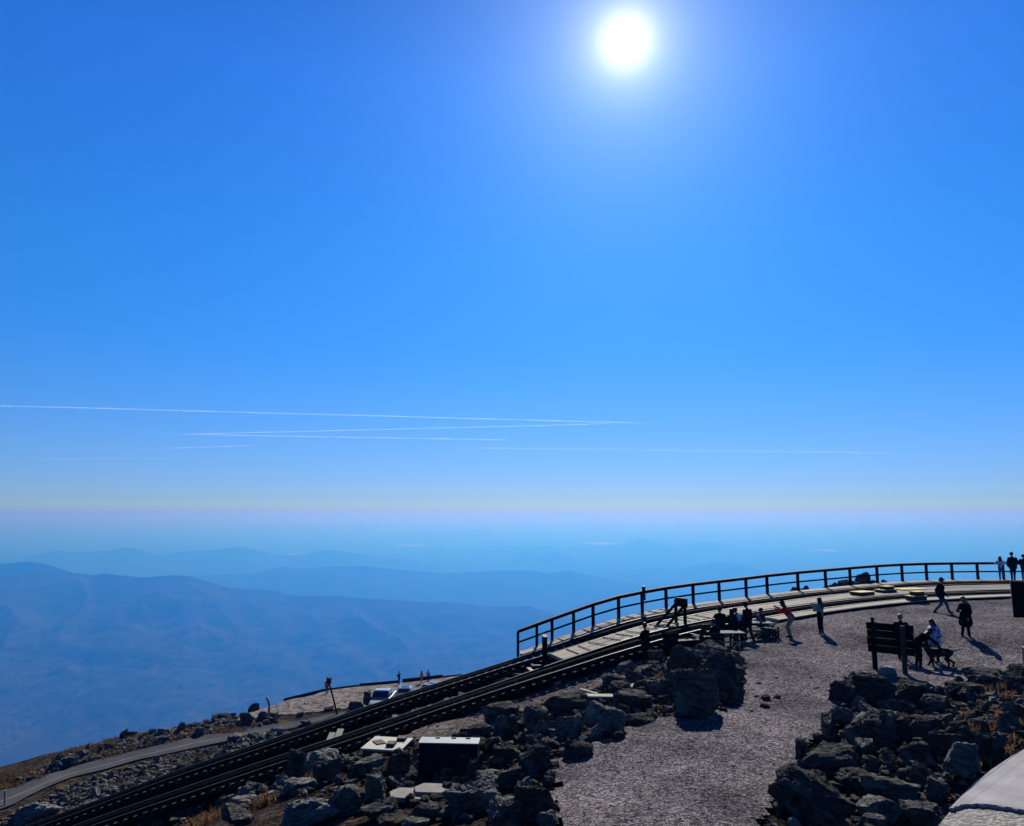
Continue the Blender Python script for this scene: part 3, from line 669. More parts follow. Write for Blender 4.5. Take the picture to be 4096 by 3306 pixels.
# ------------------------------------------------------------------ rocks
def rock_material(name, dark, light, lichen, amt=(0.52, 0.62)):
    dark, light, lichen = sc3(dark), sc3(light), sc3(lichen)
    m = bpy.data.materials.new(name); m.use_nodes = True; nt = m.node_tree; L = nt.links; b = nt.nodes['Principled BSDF']
    b.inputs['Roughness'].default_value = 0.93; b.inputs['Specular IOR Level'].default_value = 0.0
    tc = nd(nt, 'ShaderNodeTexCoord'); oi = nd(nt, 'ShaderNodeObjectInfo')
    mp = nd(nt, 'ShaderNodeMapping'); mp.inputs['Scale'].default_value = (1.0, 1.0, 2.6); L.new(tc.outputs['Object'], mp.inputs[0]); L.new(oi.outputs['Random'], mp.inputs['Location'])
    n1 = nd(nt, 'ShaderNodeTexNoise'); n1.inputs['Scale'].default_value = 3.2; n1.inputs['Detail'].default_value = 9; n1.inputs['Roughness'].default_value = 0.68; L.new(mp.outputs[0], n1.inputs['Vector'])
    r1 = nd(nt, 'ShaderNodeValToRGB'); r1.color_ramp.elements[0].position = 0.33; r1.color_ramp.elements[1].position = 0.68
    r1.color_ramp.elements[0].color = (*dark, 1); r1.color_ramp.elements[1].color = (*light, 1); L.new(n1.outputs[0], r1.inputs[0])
    n2 = nd(nt, 'ShaderNodeTexNoise'); n2.inputs['Scale'].default_value = 1.7; n2.inputs['Detail'].default_value = 7; L.new(tc.outputs['Object'], n2.inputs['Vector'])
    r2 = nd(nt, 'ShaderNodeValToRGB'); r2.color_ramp.elements[0].position = amt[0]; r2.color_ramp.elements[1].position = amt[1]; L.new(n2.outputs[0], r2.inputs[0])
    mx = nd(nt, 'ShaderNodeMix', data_type='RGBA'); L.new(r2.outputs[0], mx.inputs[0]); L.new(r1.outputs[0], mx.inputs[6]); mx.inputs[7].default_value = (*lichen, 1)
    vr = nd(nt, 'ShaderNodeMapRange'); vr.inputs[3].default_value = 0.75; vr.inputs[4].default_value = 1.2; L.new(oi.outputs['Random'], vr.inputs[0])
    m2 = nd(nt, 'ShaderNodeMix', data_type='RGBA', blend_type='MULTIPLY'); m2.inputs[0].default_value = 1; L.new(mx.outputs[2], m2.inputs[6]); L.new(vr.outputs[0], m2.inputs[7])
    L.new(m2.outputs[2], b.inputs['Base Color'])
    n3 = nd(nt, 'ShaderNodeTexNoise'); n3.inputs['Scale'].default_value = 7.0; n3.inputs['Detail'].default_value = 10; n3.inputs['Roughness'].default_value = 0.72; L.new(mp.outputs[0], n3.inputs['Vector'])
    bp = nd(nt, 'ShaderNodeBump'); bp.inputs['Strength'].default_value = 1.0; bp.inputs['Distance'].default_value = 0.09; L.new(n3.outputs[0], bp.inputs['Height']); L.new(bp.outputs[0], b.inputs['Normal'])
    return m
m_rock = rock_material('schist_shade_tone', (0.005, 0.0047, 0.0042), (0.185, 0.183, 0.172), (0.20, 0.206, 0.178))  # common schist of the banks, with shade put into the colour
m_rock_lit = rock_material('schist_lit_tone', (0.028, 0.026, 0.023), (0.34, 0.335, 0.315), (0.31, 0.315, 0.28), (0.5, 0.6))  # the same schist, its colour lightened to stand for sunlight on it
m_rock_white = rock_material('white_quartz', (0.30, 0.32, 0.34), (0.62, 0.63, 0.62), (0.22, 0.20, 0.17), (0.58, 0.66))
m_rock_tan = rock_material('tan_schist', (0.05, 0.042, 0.035), (0.20, 0.165, 0.13), (0.14, 0.13, 0.10))

def ico(sub):
    bm = bmesh.new(); bmesh.ops.create_icosphere(bm, subdivisions=sub, radius=1.0)
    V = np.array([v.co[:] for v in bm.verts]); F = [tuple(v.index for v in f.verts) for f in bm.faces]; bm.free(); return V, F
ICO = {s: ico(s) for s in (1, 2, 4, 5)}
def rock_shape(sub, seed, flat=0.6, nplanes=9, strata=0.13, rough=0.12):
    V, F = ICO[sub]; r = np.random.default_rng(seed); N = r.normal(size=(nplanes, 3)); N[:, 2] *= 0.8; N /= np.linalg.norm(N, axis=1)[:, None]
    H = r.uniform(0.48, 1.0, nplanes); N = np.vstack([N, [(0.12*r.normal(), 0.12*r.normal(), 1)], [(0, 0, -1)]]); N /= np.linalg.norm(N, axis=1)[:, None]; H = np.r_[H, 0.62, 0.75]
    dt = V @ N.T; rad = np.min(np.where(dt > 0.05, H[None]/np.maximum(dt, 0.05), 9.0), axis=1); rad = np.minimum(rad, 1.5)
    W = V*rad[:, None]
    if sub >= 4:
        ax = Vector((r.normal()*0.35, r.normal()*0.35, 1)).normalized(); sd = seed*3.7; out = np.empty_like(W)
        for i, p in enumerate(W):
            q = Vector(p); nv = V[i]
            s = q.dot(ax)*7.0 + 1.2*mnoise.noise(q*1.6 + Vector((sd, 0, 0))); saw = (s - math.floor(s))
            d = rough*mnoise.fractal(q*2.8 + Vector((0, sd, 0)), 0.6, 2.1, 6) + strata*(saw - 0.5)*(1 - abs(nv[2]))*1.0 + 0.05*mnoise.noise(q*1.1 + Vector((0, 0, sd)))
            c = abs(mnoise.noise(q*1.9 + Vector((sd, sd, 2))));
            if c < 0.05: d -= 0.05*(1 - c/0.05)
            out[i] = p + nv*d
        W = out
    else: W = W + V*(r.normal(size=len(V))*0.05)[:, None]
    W[:, 2] *= flat
    W[:, :2] /= max(np.abs(W[:, 0]).max(), np.abs(W[:, 1]).max()); W[:, 2] /= np.abs(W[:, 2]).max()/flat
    return W, F
ROCKS = []
for k in range(14):
    W, F = rock_shape(5 if k < 5 else 4, 11+k, flat=1.0)
    me = bpy.data.meshes.new('boulder'); me.from_pydata(W.tolist(), [], F); me.materials.append(m_rock); me.update(); ROCKS.append(me)
def with_mat(me, m, cache={}):
    key = (me.name, m.name)
    if key not in cache:
        c = me.copy(); c.materials.clear(); c.materials.append(m); cache[key] = c
    return cache[key]
LAST = ['']
PLACED = []                                        # (x, y, radius) of what already stands on the ground
def boulder(c, w, dp, h, var, rz, tilt=(0, 0), m=None, label=None, group=None, name='boulder', sink=0.3, avoid=True):
    me = ROCKS[var % len(ROCKS)]
    if m is not None and m is not m_rock: me = with_mat(me, m)
    o = bpy.data.objects.new(name, me); o.scale = (w/2, dp/2, h/2/(1-sink*0.5)); o.rotation_euler = (tilt[0], tilt[1], rz)
    o.location = Vector(c) + Vector((0, 0, h/2*(1-sink))); link(o); tag(o, label, 'rock', group)
    LAST[0] = o.name
    if avoid: PLACED.append((c[0], c[1], max(w, dp)*0.5))
    return o
def rock_at(x, y, wpx, hpx, var, rz=0.0, tilt=(0, 0), m=None, label=None, group=None, dr=0.75, sink=0.25, ground=True, d=None, back=0.35, hmin=0.35):
    g = G(x, y) if d is None else P(x, y, d); dist = g.y; w = wpx/pxm(dist)*1.08; dp = w*dr
    h = max(hpx/pxm(dist) - dp*0.22, w*hmin); k = Vector((g.x, g.y, 0)).normalized(); c = g + k*dp*back
    if d is None: c.z = gz(c.x, c.y)
    return boulder(c, w, dp, h, var, rz, tilt, m, label, group, sink=sink)

# hand-placed boulders, right bank below the sign
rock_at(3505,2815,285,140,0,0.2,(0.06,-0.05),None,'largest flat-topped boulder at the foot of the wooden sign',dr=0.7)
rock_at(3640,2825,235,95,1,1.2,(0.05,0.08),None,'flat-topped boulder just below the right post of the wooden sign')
rock_at(3385,2905,165,75,2,0.5,(0,0.2),m_rock_lit,'pale ragged rock at the right edge of the gravel path')
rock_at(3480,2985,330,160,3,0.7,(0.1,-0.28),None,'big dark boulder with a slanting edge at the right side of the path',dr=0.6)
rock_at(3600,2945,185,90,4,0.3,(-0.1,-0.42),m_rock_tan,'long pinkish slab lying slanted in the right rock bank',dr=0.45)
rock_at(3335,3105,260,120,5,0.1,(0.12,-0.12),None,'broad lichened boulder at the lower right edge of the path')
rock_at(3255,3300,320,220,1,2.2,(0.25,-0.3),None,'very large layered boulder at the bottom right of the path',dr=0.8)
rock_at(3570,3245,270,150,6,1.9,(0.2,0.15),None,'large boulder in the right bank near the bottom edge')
rock_at(3865,3120,210,160,7,0.6,(0.1,0.35),m_rock_lit,'pale rough rock leaning beside the concrete parapet')
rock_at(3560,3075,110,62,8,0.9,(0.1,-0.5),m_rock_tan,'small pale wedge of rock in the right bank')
rock_at(3745,3215,120,115,9,0.4,(0,0.2),m_rock_lit,'greenish upright rock low in the right bank')
rock_at(3490,3320,120,60,10,0.2,(0,0),m_rock_lit,'pale rock cut by the bottom edge on the right')
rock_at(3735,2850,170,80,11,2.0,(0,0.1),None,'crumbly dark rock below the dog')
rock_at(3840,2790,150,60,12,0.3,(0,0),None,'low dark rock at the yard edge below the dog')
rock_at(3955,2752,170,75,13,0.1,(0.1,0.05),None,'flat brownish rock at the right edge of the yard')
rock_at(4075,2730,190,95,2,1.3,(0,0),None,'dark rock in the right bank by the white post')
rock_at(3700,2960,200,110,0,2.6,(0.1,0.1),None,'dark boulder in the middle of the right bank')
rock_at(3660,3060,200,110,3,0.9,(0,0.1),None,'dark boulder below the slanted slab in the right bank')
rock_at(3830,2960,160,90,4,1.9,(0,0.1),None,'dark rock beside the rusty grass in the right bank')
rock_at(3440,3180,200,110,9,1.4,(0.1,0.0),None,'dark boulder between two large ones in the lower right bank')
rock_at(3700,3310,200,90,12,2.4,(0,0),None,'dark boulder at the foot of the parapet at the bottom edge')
rock_at(3556,2708,86,40,7,0.3,(.12,0),m_rock_white,'white quartz rock lying between the posts of the wooden sign',dr=1.1,sink=0.15)
# left bank along the path
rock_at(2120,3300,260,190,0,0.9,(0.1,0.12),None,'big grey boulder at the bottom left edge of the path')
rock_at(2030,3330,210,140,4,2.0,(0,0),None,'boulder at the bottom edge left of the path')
rock_at(1890,3255,230,150,1,0.4,(0.2,-0.1),m_rock_lit,'large striped boulder to the right of the concrete slabs')
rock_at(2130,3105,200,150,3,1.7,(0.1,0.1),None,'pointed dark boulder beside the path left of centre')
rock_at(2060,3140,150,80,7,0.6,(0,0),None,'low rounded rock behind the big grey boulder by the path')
rock_at(2282,2962,118,108,6,0.2,(-0.25,0.0),m_rock_lit,'pale triangular rock standing at the path edge',dr=0.55,sink=0.15)
rock_at(2378,2968,120,62,8,0.1,(0.0,-0.38),m_rock_lit,'pale slanted slab right of the triangular rock',dr=0.5)
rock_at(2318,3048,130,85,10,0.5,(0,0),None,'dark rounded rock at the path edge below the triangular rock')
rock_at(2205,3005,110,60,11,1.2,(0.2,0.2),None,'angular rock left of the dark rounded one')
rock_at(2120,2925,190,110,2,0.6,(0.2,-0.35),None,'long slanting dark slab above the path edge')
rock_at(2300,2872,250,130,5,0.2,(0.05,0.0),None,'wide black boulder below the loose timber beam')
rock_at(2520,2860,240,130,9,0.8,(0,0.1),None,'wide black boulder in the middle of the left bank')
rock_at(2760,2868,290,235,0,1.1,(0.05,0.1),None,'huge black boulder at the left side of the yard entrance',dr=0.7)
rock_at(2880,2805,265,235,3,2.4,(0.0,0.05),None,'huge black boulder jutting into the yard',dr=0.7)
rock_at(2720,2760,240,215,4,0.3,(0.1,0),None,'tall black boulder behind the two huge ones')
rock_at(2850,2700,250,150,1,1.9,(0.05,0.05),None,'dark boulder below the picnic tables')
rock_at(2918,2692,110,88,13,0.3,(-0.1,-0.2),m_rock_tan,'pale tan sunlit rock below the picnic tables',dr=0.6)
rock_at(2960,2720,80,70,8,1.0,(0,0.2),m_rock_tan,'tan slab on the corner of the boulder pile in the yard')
rock_at(2752,2720,44,66,12,0.1,(0,0),m_rock_lit,'small upright pale rock on the black boulders')
rock_at(2690,2705,100,75,6,0.7,(0.1,-0.4),m_rock_lit,'leaning grey rock behind the black boulders')
rock_at(2520,2695,110,75,2,0.4,(0.1,-0.3),m_rock_lit,'grey rock near the standing person on the left bank')
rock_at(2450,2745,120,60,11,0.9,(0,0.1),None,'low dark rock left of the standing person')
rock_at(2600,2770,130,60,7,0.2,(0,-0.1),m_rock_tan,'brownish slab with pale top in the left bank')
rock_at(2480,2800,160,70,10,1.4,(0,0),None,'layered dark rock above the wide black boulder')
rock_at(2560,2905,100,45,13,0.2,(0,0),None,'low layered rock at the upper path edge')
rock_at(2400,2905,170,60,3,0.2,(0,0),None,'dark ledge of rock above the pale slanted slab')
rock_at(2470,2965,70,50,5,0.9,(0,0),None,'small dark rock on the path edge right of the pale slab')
# lower left bank
rock_at(1215,3310,290,110,3,0.15,(0.1,-0.12),m_rock_lit,'long flat grey slab at the bottom left of the slabs')
rock_at(1495,3215,170,150,4,0.6,(0.1,-0.25),m_rock_lit,'tall sloping grey boulder left of the concrete slabs')
rock_at(1370,3260,170,140,5,1.3,(0,0.15),m_rock_lit,'layered grey boulder beside the tall sloping one')
rock_at(1480,3092,135,68,6,0.3,(0,-0.2),m_rock_lit,'grey rock below the pale equipment cover')
rock_at(1605,3120,100,125,7,0.2,(0.2,0.1),None,'upright dark rock left of the dark chest')
rock_at(1590,3150,90,52,8,0.9,(0.3,0.3),m_rock_lit,'small grey slab leaning in front of the dark chest')
rock_at(1525,3285,180,70,9,0.1,(0,-0.25),None,'slanting rock in front of the concrete slabs')
rock_at(1700,3290,130,80,10,0.4,(0,0),None,'dark rock at the front corner of the concrete slabs')
rock_at(1560,3325,140,60,11,1.1,(0,0),m_rock_tan,'brownish rock at the bottom edge below the slabs')
rock_at(1650,3325,110,60,12,0.6,(0,0),m_rock_lit,'pale rock at the bottom edge below the slabs')
rock_at(1950,3140,100,60,13,0.2,(0,0),m_rock_lit,'small grey rock right of the dark chest')
rock_at(2020,3050,170,70,0,0.7,(0.1,-0.2),None,'dark slab right of the dark chest')
rock_at(1960,3010,130,60,2,1.7,(0,0.2),None,'dark rock behind the slab near the chest')
rock_at(1900,2960,150,80,1,0.8,(0,0),None,'dark rock behind the dark chest')
rock_at(2010,2900,200,110,6,2.2,(0,0.1),None,'large dark boulder behind the slanting slab')
rock_at(1340,3060,140,60,9,0.4,(0,0.1),m_rock_lit,'flat grey rock between the near track and the equipment cover')
rock_at(1180,3180,150,60,12,0.9,(0,0),m_rock_lit,'crumbled grey rock below the near track')
rock_at(980,3230,130,60,5,0.3,(0,0),m_rock_lit,'small grey rock by the rusty grass tuft')
rock_at(950,3300,170,90,8,1.9,(0,0),None,'dark rock at the bottom edge left of the flat slab')
rock_at(110,3300,190,105,3,0.35,(0.05,-0.2),m_rock_lit,'big square boulder at the lower left between road and track',dr=0.8)
# far bank and parking lot
rock_at(1435,2850,75,52,2,0.2,(0,0),None,'dark boulder at the near edge of the parking lot by the pickup truck')
rock_at(1200,2868,36,24,6,1.0,(0,0),None,'dark rock at the road edge left of the leaning signal pole')
rock_at(1318,2846,42,24,8,0.0,(0,0),None,'dark rock by the foot of the leaning signal pole')
rock_at(1225,2905,56,32,9,0.5,(0,0),None,'dark boulder on the near side of the road under the track')
rock_at(1105,2945,66,38,10,0.5,(0,0),m_rock_lit,'grey boulder on the near side of the road')
rock_at(985,2900,90,60,0,0.8,(0,0),None,'largest dark boulder of the pile left of the parking lot')
rock_at(960,2858,44,34,7,0.8,(0,0),m_rock_lit,'pale rounded rock on top of the pile left of the parking lot')
rock_at(1010,2850,60,46,4,1.8,(0,0),None,'dark jagged rock on the pile left of the parking lot')
rock_at(1050,2880,70,44,3,0.1,(0,0),None,'dark rock around the bent white pipe')
rock_at(885,2880,70,34,1,0.4,(0,0),None,'rounded rock left of the pile by the parking lot')
# rocks behind the railing
def behind(x, y, off, wpx, hpx, var, label):
    i = ai_at(x); t, n = frame(CA, i); p = CA[i] - n*off; q = P(x, y, p.y); w = wpx/pxm(p.y); h = hpx/pxm(p.y) + 1.2
    boulder(Vector((q.x, q.y, q.z - 1.2)), w, w*0.8, h, var, x*0.7, (0, 0), None, label, 'rocks behind the railing', sink=0.0)
behind(3190, 2383, 3.6, 75, 40, 6, 'dark rock behind the railing, leftmost of the row'); behind(3232, 2372, 3.8, 50, 30, 2, 'small dark rock behind the railing beside the leftmost one')
behind(3330, 2365, 3.6, 80, 35, 8, 'low dark rock behind the railing left of the peaked one'); behind(3385, 2362, 3.9, 130, 50, 1, 'wide dark rock behind the railing under the peaked one')
behind(3440, 2345, 4.0, 110, 55, 4, 'peaked rock showing above the middle rail of the railing'); behind(3490, 2345, 3.6, 60, 30, 10, 'dark rock behind the railing right of the peaked one')
behind(3537, 2338, 3.4, 40, 24, 9, 'small separate rock behind the railing on the right')
# countable rocks filling the banks
LABELS_USED = {}
ORD = ['', 'second ', 'third ', 'fourth ', 'fifth ', 'sixth ', 'seventh ', 'eighth ', 'ninth ', 'tenth ', 'eleventh ', 'twelfth ']
def side_label(p, marks, look):
    """how one would point to this rock: by the nearest thing one can find and the side it lies on"""
    x, y = proj(p); nm, lx, ly = min(marks, key=lambda q: (q[1]-x)**2 + ((q[2]-y)*1.6)**2); dx, dy = x-lx, (y-ly)*1.6
    s = ('right of' if dx > 0 else 'left of') if abs(dx) > abs(dy) else ('below' if dy > 0 else 'above')
    return (look, s, nm), math.hypot(dx, dy)
def fill(poly_px, n, size, group, marks, seed, mats, d0=8.0, tries=9000, ex=0.62):
    new = []
    r = np.random.default_rng(seed); poly = [(lambda p: (p.x, p.y))(G(*q, d0=d0)) for q in poly_px]; xs_ = [p[0] for p in poly]; ys_ = [p[1] for p in poly]; k = 0
    for _ in range(tries):
        if k >= n: break
        x, y = r.uniform(min(xs_), max(xs_)), r.uniform(min(ys_), max(ys_))
        if not bool(in_poly(np.array(x), np.array(y), poly)): continue
        s = size[0] + (size[1]-size[0])*r.random()**1.8
        if bool(in_poly(np.array(x), np.array(y), ROADP)): continue
        if any((x-a)**2 + (y-b)**2 < (ex*(s*0.5 + c))**2 for a, b, c in PLACED): continue
        if (np.min((NB[:,0]-x)**2 + (NB[:,1]-y)**2) < (1.35 + s*0.4)**2) or (np.min((NA[:,0]-x)**2 + (NA[:,1]-y)**2) < (1.35 + s*0.4)**2): continue
        boulder((x, y, gz(x, y)), s, s*r.uniform(0.55, 0.95), s*r.uniform(0.42, 0.8), int(r.integers(14)), r.uniform(0, 6.28), (r.uniform(-.3, .3), r.uniform(-.3, .3)), None, None, group)
        o = bpy.data.objects[LAST[0]]; mm = mats[int(r.integers(len(mats)))]
        if mm is not m_rock: o.data = with_mat(o.data, mm)
        key, dd = side_label(Vector((x, y, gz(x, y))), marks, ('grey ' if mm is m_rock_lit else 'dark ') + ('boulder' if s > 0.45*(size[0]+size[1]) else 'rock')); new.append((key, dd, o)); k += 1
    cnt = {}
    for key, dd, o in sorted(new, key=lambda q: q[1]):
        c = cnt.get(key, 0); cnt[key] = c + 1; look, s, nm = key; o['label'] = (ORD[min(c, 11)] + look + ' ' + s + ' ' + nm) if c else ('nearest ' + look + ' ' + s + ' ' + nm)
for x, y, rd in ((1790,3090,1.1),(1545,3000,1.7),(1530,3060,0.8),(1450,3020,.6),(1720,3200,1.3),(1560,3180,0.3),(2690,2620,0.5),(2585,2660,0.5)):
    g = G(x, y); PLACED.append((g.x, g.y, rd))
LB = [(330,3330),(760,3250),(1100,3130),(1500,3010),(1640,2960),(1760,2975),(1900,2950),(2010,2890),(2140,2845),(2300,2800),(2450,2725),(2600,2670),(2660,2620),(2760,2600),(2960,2600),(2990,2700),(2950,2830),(2800,2880),(2640,2868),(2520,2900),(2400,2970),(2290,3045),(2225,3060),(2215,3150),(2240,3330)]
RB = [(3380,2720),(3480,2745),(3640,2790),(3760,2770),(3900,2725),(4110,2700),(4110,3000),(3900,3130),(3740,3320),(3075,3320),(3120,3140),(3200,3000),(3310,2910),(3370,2830)]
M_LEFT = [('the dark equipment chest', 1795, 3080), ('the pale vault cover', 1540, 2985), ('the concrete slabs', 1680, 3200), ('the pale triangular rock', 2280, 2915), ('the litter bin', 2684, 2590), ('the person standing in the rocks', 2584, 2620), ('the timber beam below the track', 2285, 2710), ('the huge black boulders', 2800, 2780), ('the long flat grey slab', 1215, 3270), ('the rusty grass below the near track', 1020, 3190), ('the boards on the black boulder', 2410, 2850), ('the boulder at the bottom left path edge', 2120, 3230)]
M_RIGHT = [('the left post of the sign', 3502, 2690), ('the right post of the sign', 3622, 2704), ('the slanted pinkish slab', 3600, 2905), ('the largest layered boulder', 3215, 3210), ('the pale rock by the parapet', 3865, 3060), ('the rusty grass in the right bank', 3940, 2950), ('the small pale wedge', 3560, 3050), ('the white post', 4090, 2670)]
M_SLOPE = [('the big square boulder by the road', 110, 3250), ('the two cream boards', 1380, 2915), ('the grey boulder by the road', 1105, 2925), ('the dry grass above the far track', 740, 3050), ('the white marker post on the slope', 20, 3226), ('the signal pole foot', 1352, 2862)]
M_BANK = [('the bent white pipe', 1071, 2840), ('the rock pile by the parking lot', 960, 2880), ('the lower road at the left edge', 100, 3065), ('the middle of the grassy bank', 560, 2955), ('the rounded rock beyond the road', 885, 2865), ('the near end of the grassy bank', 300, 3030)]
fill(LB, 90, (0.5, 1.5), 'boulders of the left bank', M_LEFT, 1, [m_rock, m_rock, m_rock, m_rock_lit])
fill(RB, 60, (0.4, 1.25), 'boulders of the right bank', M_RIGHT, 2, [m_rock, m_rock, m_rock, m_rock_lit], ex=0.55)
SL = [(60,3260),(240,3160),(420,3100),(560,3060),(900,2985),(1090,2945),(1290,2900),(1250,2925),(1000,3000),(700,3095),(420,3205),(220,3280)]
fill(SL, 70, (0.4, 1.3), 'boulders between road and track', M_SLOPE, 3, [m_rock, m_rock, m_rock_lit], d0=41, ex=0.5)
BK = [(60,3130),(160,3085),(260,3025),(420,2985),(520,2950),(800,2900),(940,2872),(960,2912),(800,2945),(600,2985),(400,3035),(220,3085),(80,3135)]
fill(BK, 60, (0.5, 1.7), 'boulders beyond the road', M_BANK, 4, [m_rock, m_rock, m_rock, m_rock_lit], d0=55, ex=0.5)

for x, y, w, lab in ((3062,2806,62,'largest of the small rocks lying in the middle of the gravel path'),(3108,2802,50,'dark small rock right of the largest one on the path'),(3068,2842,54,'pale small rock below the largest one on the path'),(3025,2795,30,'small stone left of the small rocks on the path'),(3105,2722,30,'small stone in the yard above the small rocks'),(3035,2745,34,'dark small stone in the yard left of the others'),(3270,2765,36,'small stone in the yard left of the big flat-topped boulder'),(3010,2858,36,'small stone in the path below the black boulders')):
    rock_at(x, y, w, w*.4, int(x) % 14, x*.1, (0, 0), m_rock_lit if int(x) % 3 == 0 else None, lab, 'small rocks on the path', sink=.4)
# loose rubble that nobody could count, as small stones sown over the banks
LOW = [rock_shape(1 if k < 7 else 2, 90+k, flat=0.75) for k in range(10)]
def rubble(name, poly_px, n, size, mats, seed, label, d0=8.0, sink=0.25, clear=1.0, pw=2.2):
    r = np.random.default_rng(seed); poly = [(lambda p: (p.x, p.y))(G(*q, d0=d0)) for q in poly_px]; pa = np.array(poly); mn, mx_ = pa.min(0), pa.max(0); pts = np.empty((0, 2))
    while len(pts) < n:
        c = r.uniform(mn, mx_, (n*3, 2)); c = c[in_poly(c[:,0], c[:,1], poly) & ~in_poly(c[:,0], c[:,1], ROADP)]
        if clear:
            dn = np.min((c[:,None,0]-NB[None,::4,0])**2 + (c[:,None,1]-NB[None,::4,1])**2, 1); da = np.min((c[:,None,0]-NA[None,::4,0])**2 + (c[:,None,1]-NA[None,::4,1])**2, 1)
            c = c[(dn > clear**2) & (da > clear**2)]
        pts = np.vstack([pts, c])
    pts = pts[:n]; z = gzv(pts[:,0], pts[:,1]); S = size[0] + (size[1]-size[0])*r.random(n)**pw
    VV, FF, MI = [], [], []; off = 0
    for k, (W, F) in enumerate(LOW):
        ids = np.arange(k, n, len(LOW)); m_ = len(ids)
        if not m_: continue
        a = r.uniform(0, 6.28, m_); tx = r.uniform(-.5, .5, m_); ca, sa = np.cos(a), np.sin(a)
        p = W[None]*np.stack([S[ids]/2, S[ids]/2*r.uniform(.6, 1, m_), S[ids]/2*r.uniform(.5, .95, m_)], -1)[:, None, :]
        y2 = p[:,:,1]*np.cos(tx)[:,None] - p[:,:,2]*np.sin(tx)[:,None]; z2 = p[:,:,1]*np.sin(tx)[:,None] + p[:,:,2]*np.cos(tx)[:,None]
        q = np.stack([p[:,:,0]*ca[:,None] - y2*sa[:,None] + pts[ids,0][:,None], p[:,:,0]*sa[:,None] + y2*ca[:,None] + pts[ids,1][:,None], z2 + (z[ids] + S[ids]*0.3*(1-2*sink))[:,None]], -1)
        nv = len(W); VV.append(q.reshape(-1, 3)); Fa = np.array(F); FF.append((Fa[None] + (np.arange(m_)*nv)[:,None,None]).reshape(-1, 3) + off); off += m_*nv
        MI.append(np.repeat(r.integers(0, len(mats), m_), len(F)))
    o = mesh_obj(name, np.vstack(VV), np.vstack(FF), None, mats=mats, midx=np.concatenate(MI)); return tag(o, label, 'rubble', kind='stuff')
RM = [m_rock, m_rock, m_rock_lit, m_rock_tan]
rubble('rubble', [(-100,3420)] + LB[1:], 3600, (0.05, 0.5), RM, 21, 'loose dark rubble between the near track and the gravel path', clear=1.3)
rubble('rubble', STRIP_PX, 700, (0.04, 0.3), RM, 28, 'loose stones on the gravel strip below the near track', clear=1.2, pw=3.0)
rubble('rubble', RB, 1300, (0.05, 0.4), RM, 22, 'loose dark rubble of the bank below the parapet', clear=0)
rubble('rubble', [(-100,3330)] + SL, 3200, (0.12, 0.7), RM, 23, 'loose rubble on the slope between road and far track', d0=41, clear=1.3)
rubble('rubble', BK, 2600, (0.12, 0.8), RM, 24, 'loose rubble on the grassy bank beyond the road', d0=55, clear=0)
rubble('rubble', [(900,2920),(960,2860),(1050,2820),(1090,2815),(1110,2850),(1070,2890),(980,2925)], 500, (0.3, 1.3), [m_rock, m_rock, m_rock_lit], 27, 'heaped dark rubble left of the parking lot', d0=60, clear=0, sink=0.1)
rubble('gravel_stones', YARD_PX[:-2] + [(3075,3360),(2240,3360)], 9000, (0.03, 0.17), [m_gravel, m_rock_lit, m_gravel, m_gravel], 25, 'loose stones scattered over the gravel yard', clear=0, pw=4.0, sink=0.3)
rubble('gravel_stones', [(980,2895),(1100,2868),(1350,2845),(1480,2840),(1700,2800),(1770,2722),(1595,2741),(1432,2757),(1283,2777),(1145,2811),(1040,2838)], 1500, (0.06, 0.3), [m_lot, m_lot, m_rock_lit], 26, 'loose stones scattered over the parking lot', d0=46, clear=0, pw=3.0)
# ballast and broken stone between the two tracks
def between_rubble(n, seed):
    r = np.random.default_rng(seed); pts = []
    for _ in range(n):
        i = int(r.integers(0, ai_at(2110))); p = CA[i]; q = nearestB(p); f = r.uniform(0.36, 0.66) if r.random() < .75 else r.uniform(0.0, 1.0); w = p.lerp(q, f); pts.append((w.x, w.y))
    return np.array(pts)
pts = between_rubble(1500, 31); V = []; Fs = []; MI = []; off = 0; r = np.random.default_rng(3)
for (x, y) in pts:
    W, F = LOW[int(r.integers(7))]; s = 0.04 + 0.3*r.random()**3; a = r.uniform(0, 6.28); c, s_ = math.cos(a), math.sin(a)
    for p in W: V.append((x + (p[0]*c - p[1]*s_)*s, y + (p[0]*s_ + p[1]*c)*s, gz(x, y) + p[2]*s*0.7 + s*0.2))
    Fs += [tuple(i+off for i in f) for f in F]; off += len(W); MI += [int(r.integers(3))]*len(F)
tag(mesh_obj('ballast', V, Fs, None, mats=[m_rock, m_rock_lit, m_rock_tan], midx=MI), 'broken stone between and under the two tracks', 'ballast', kind='stuff')

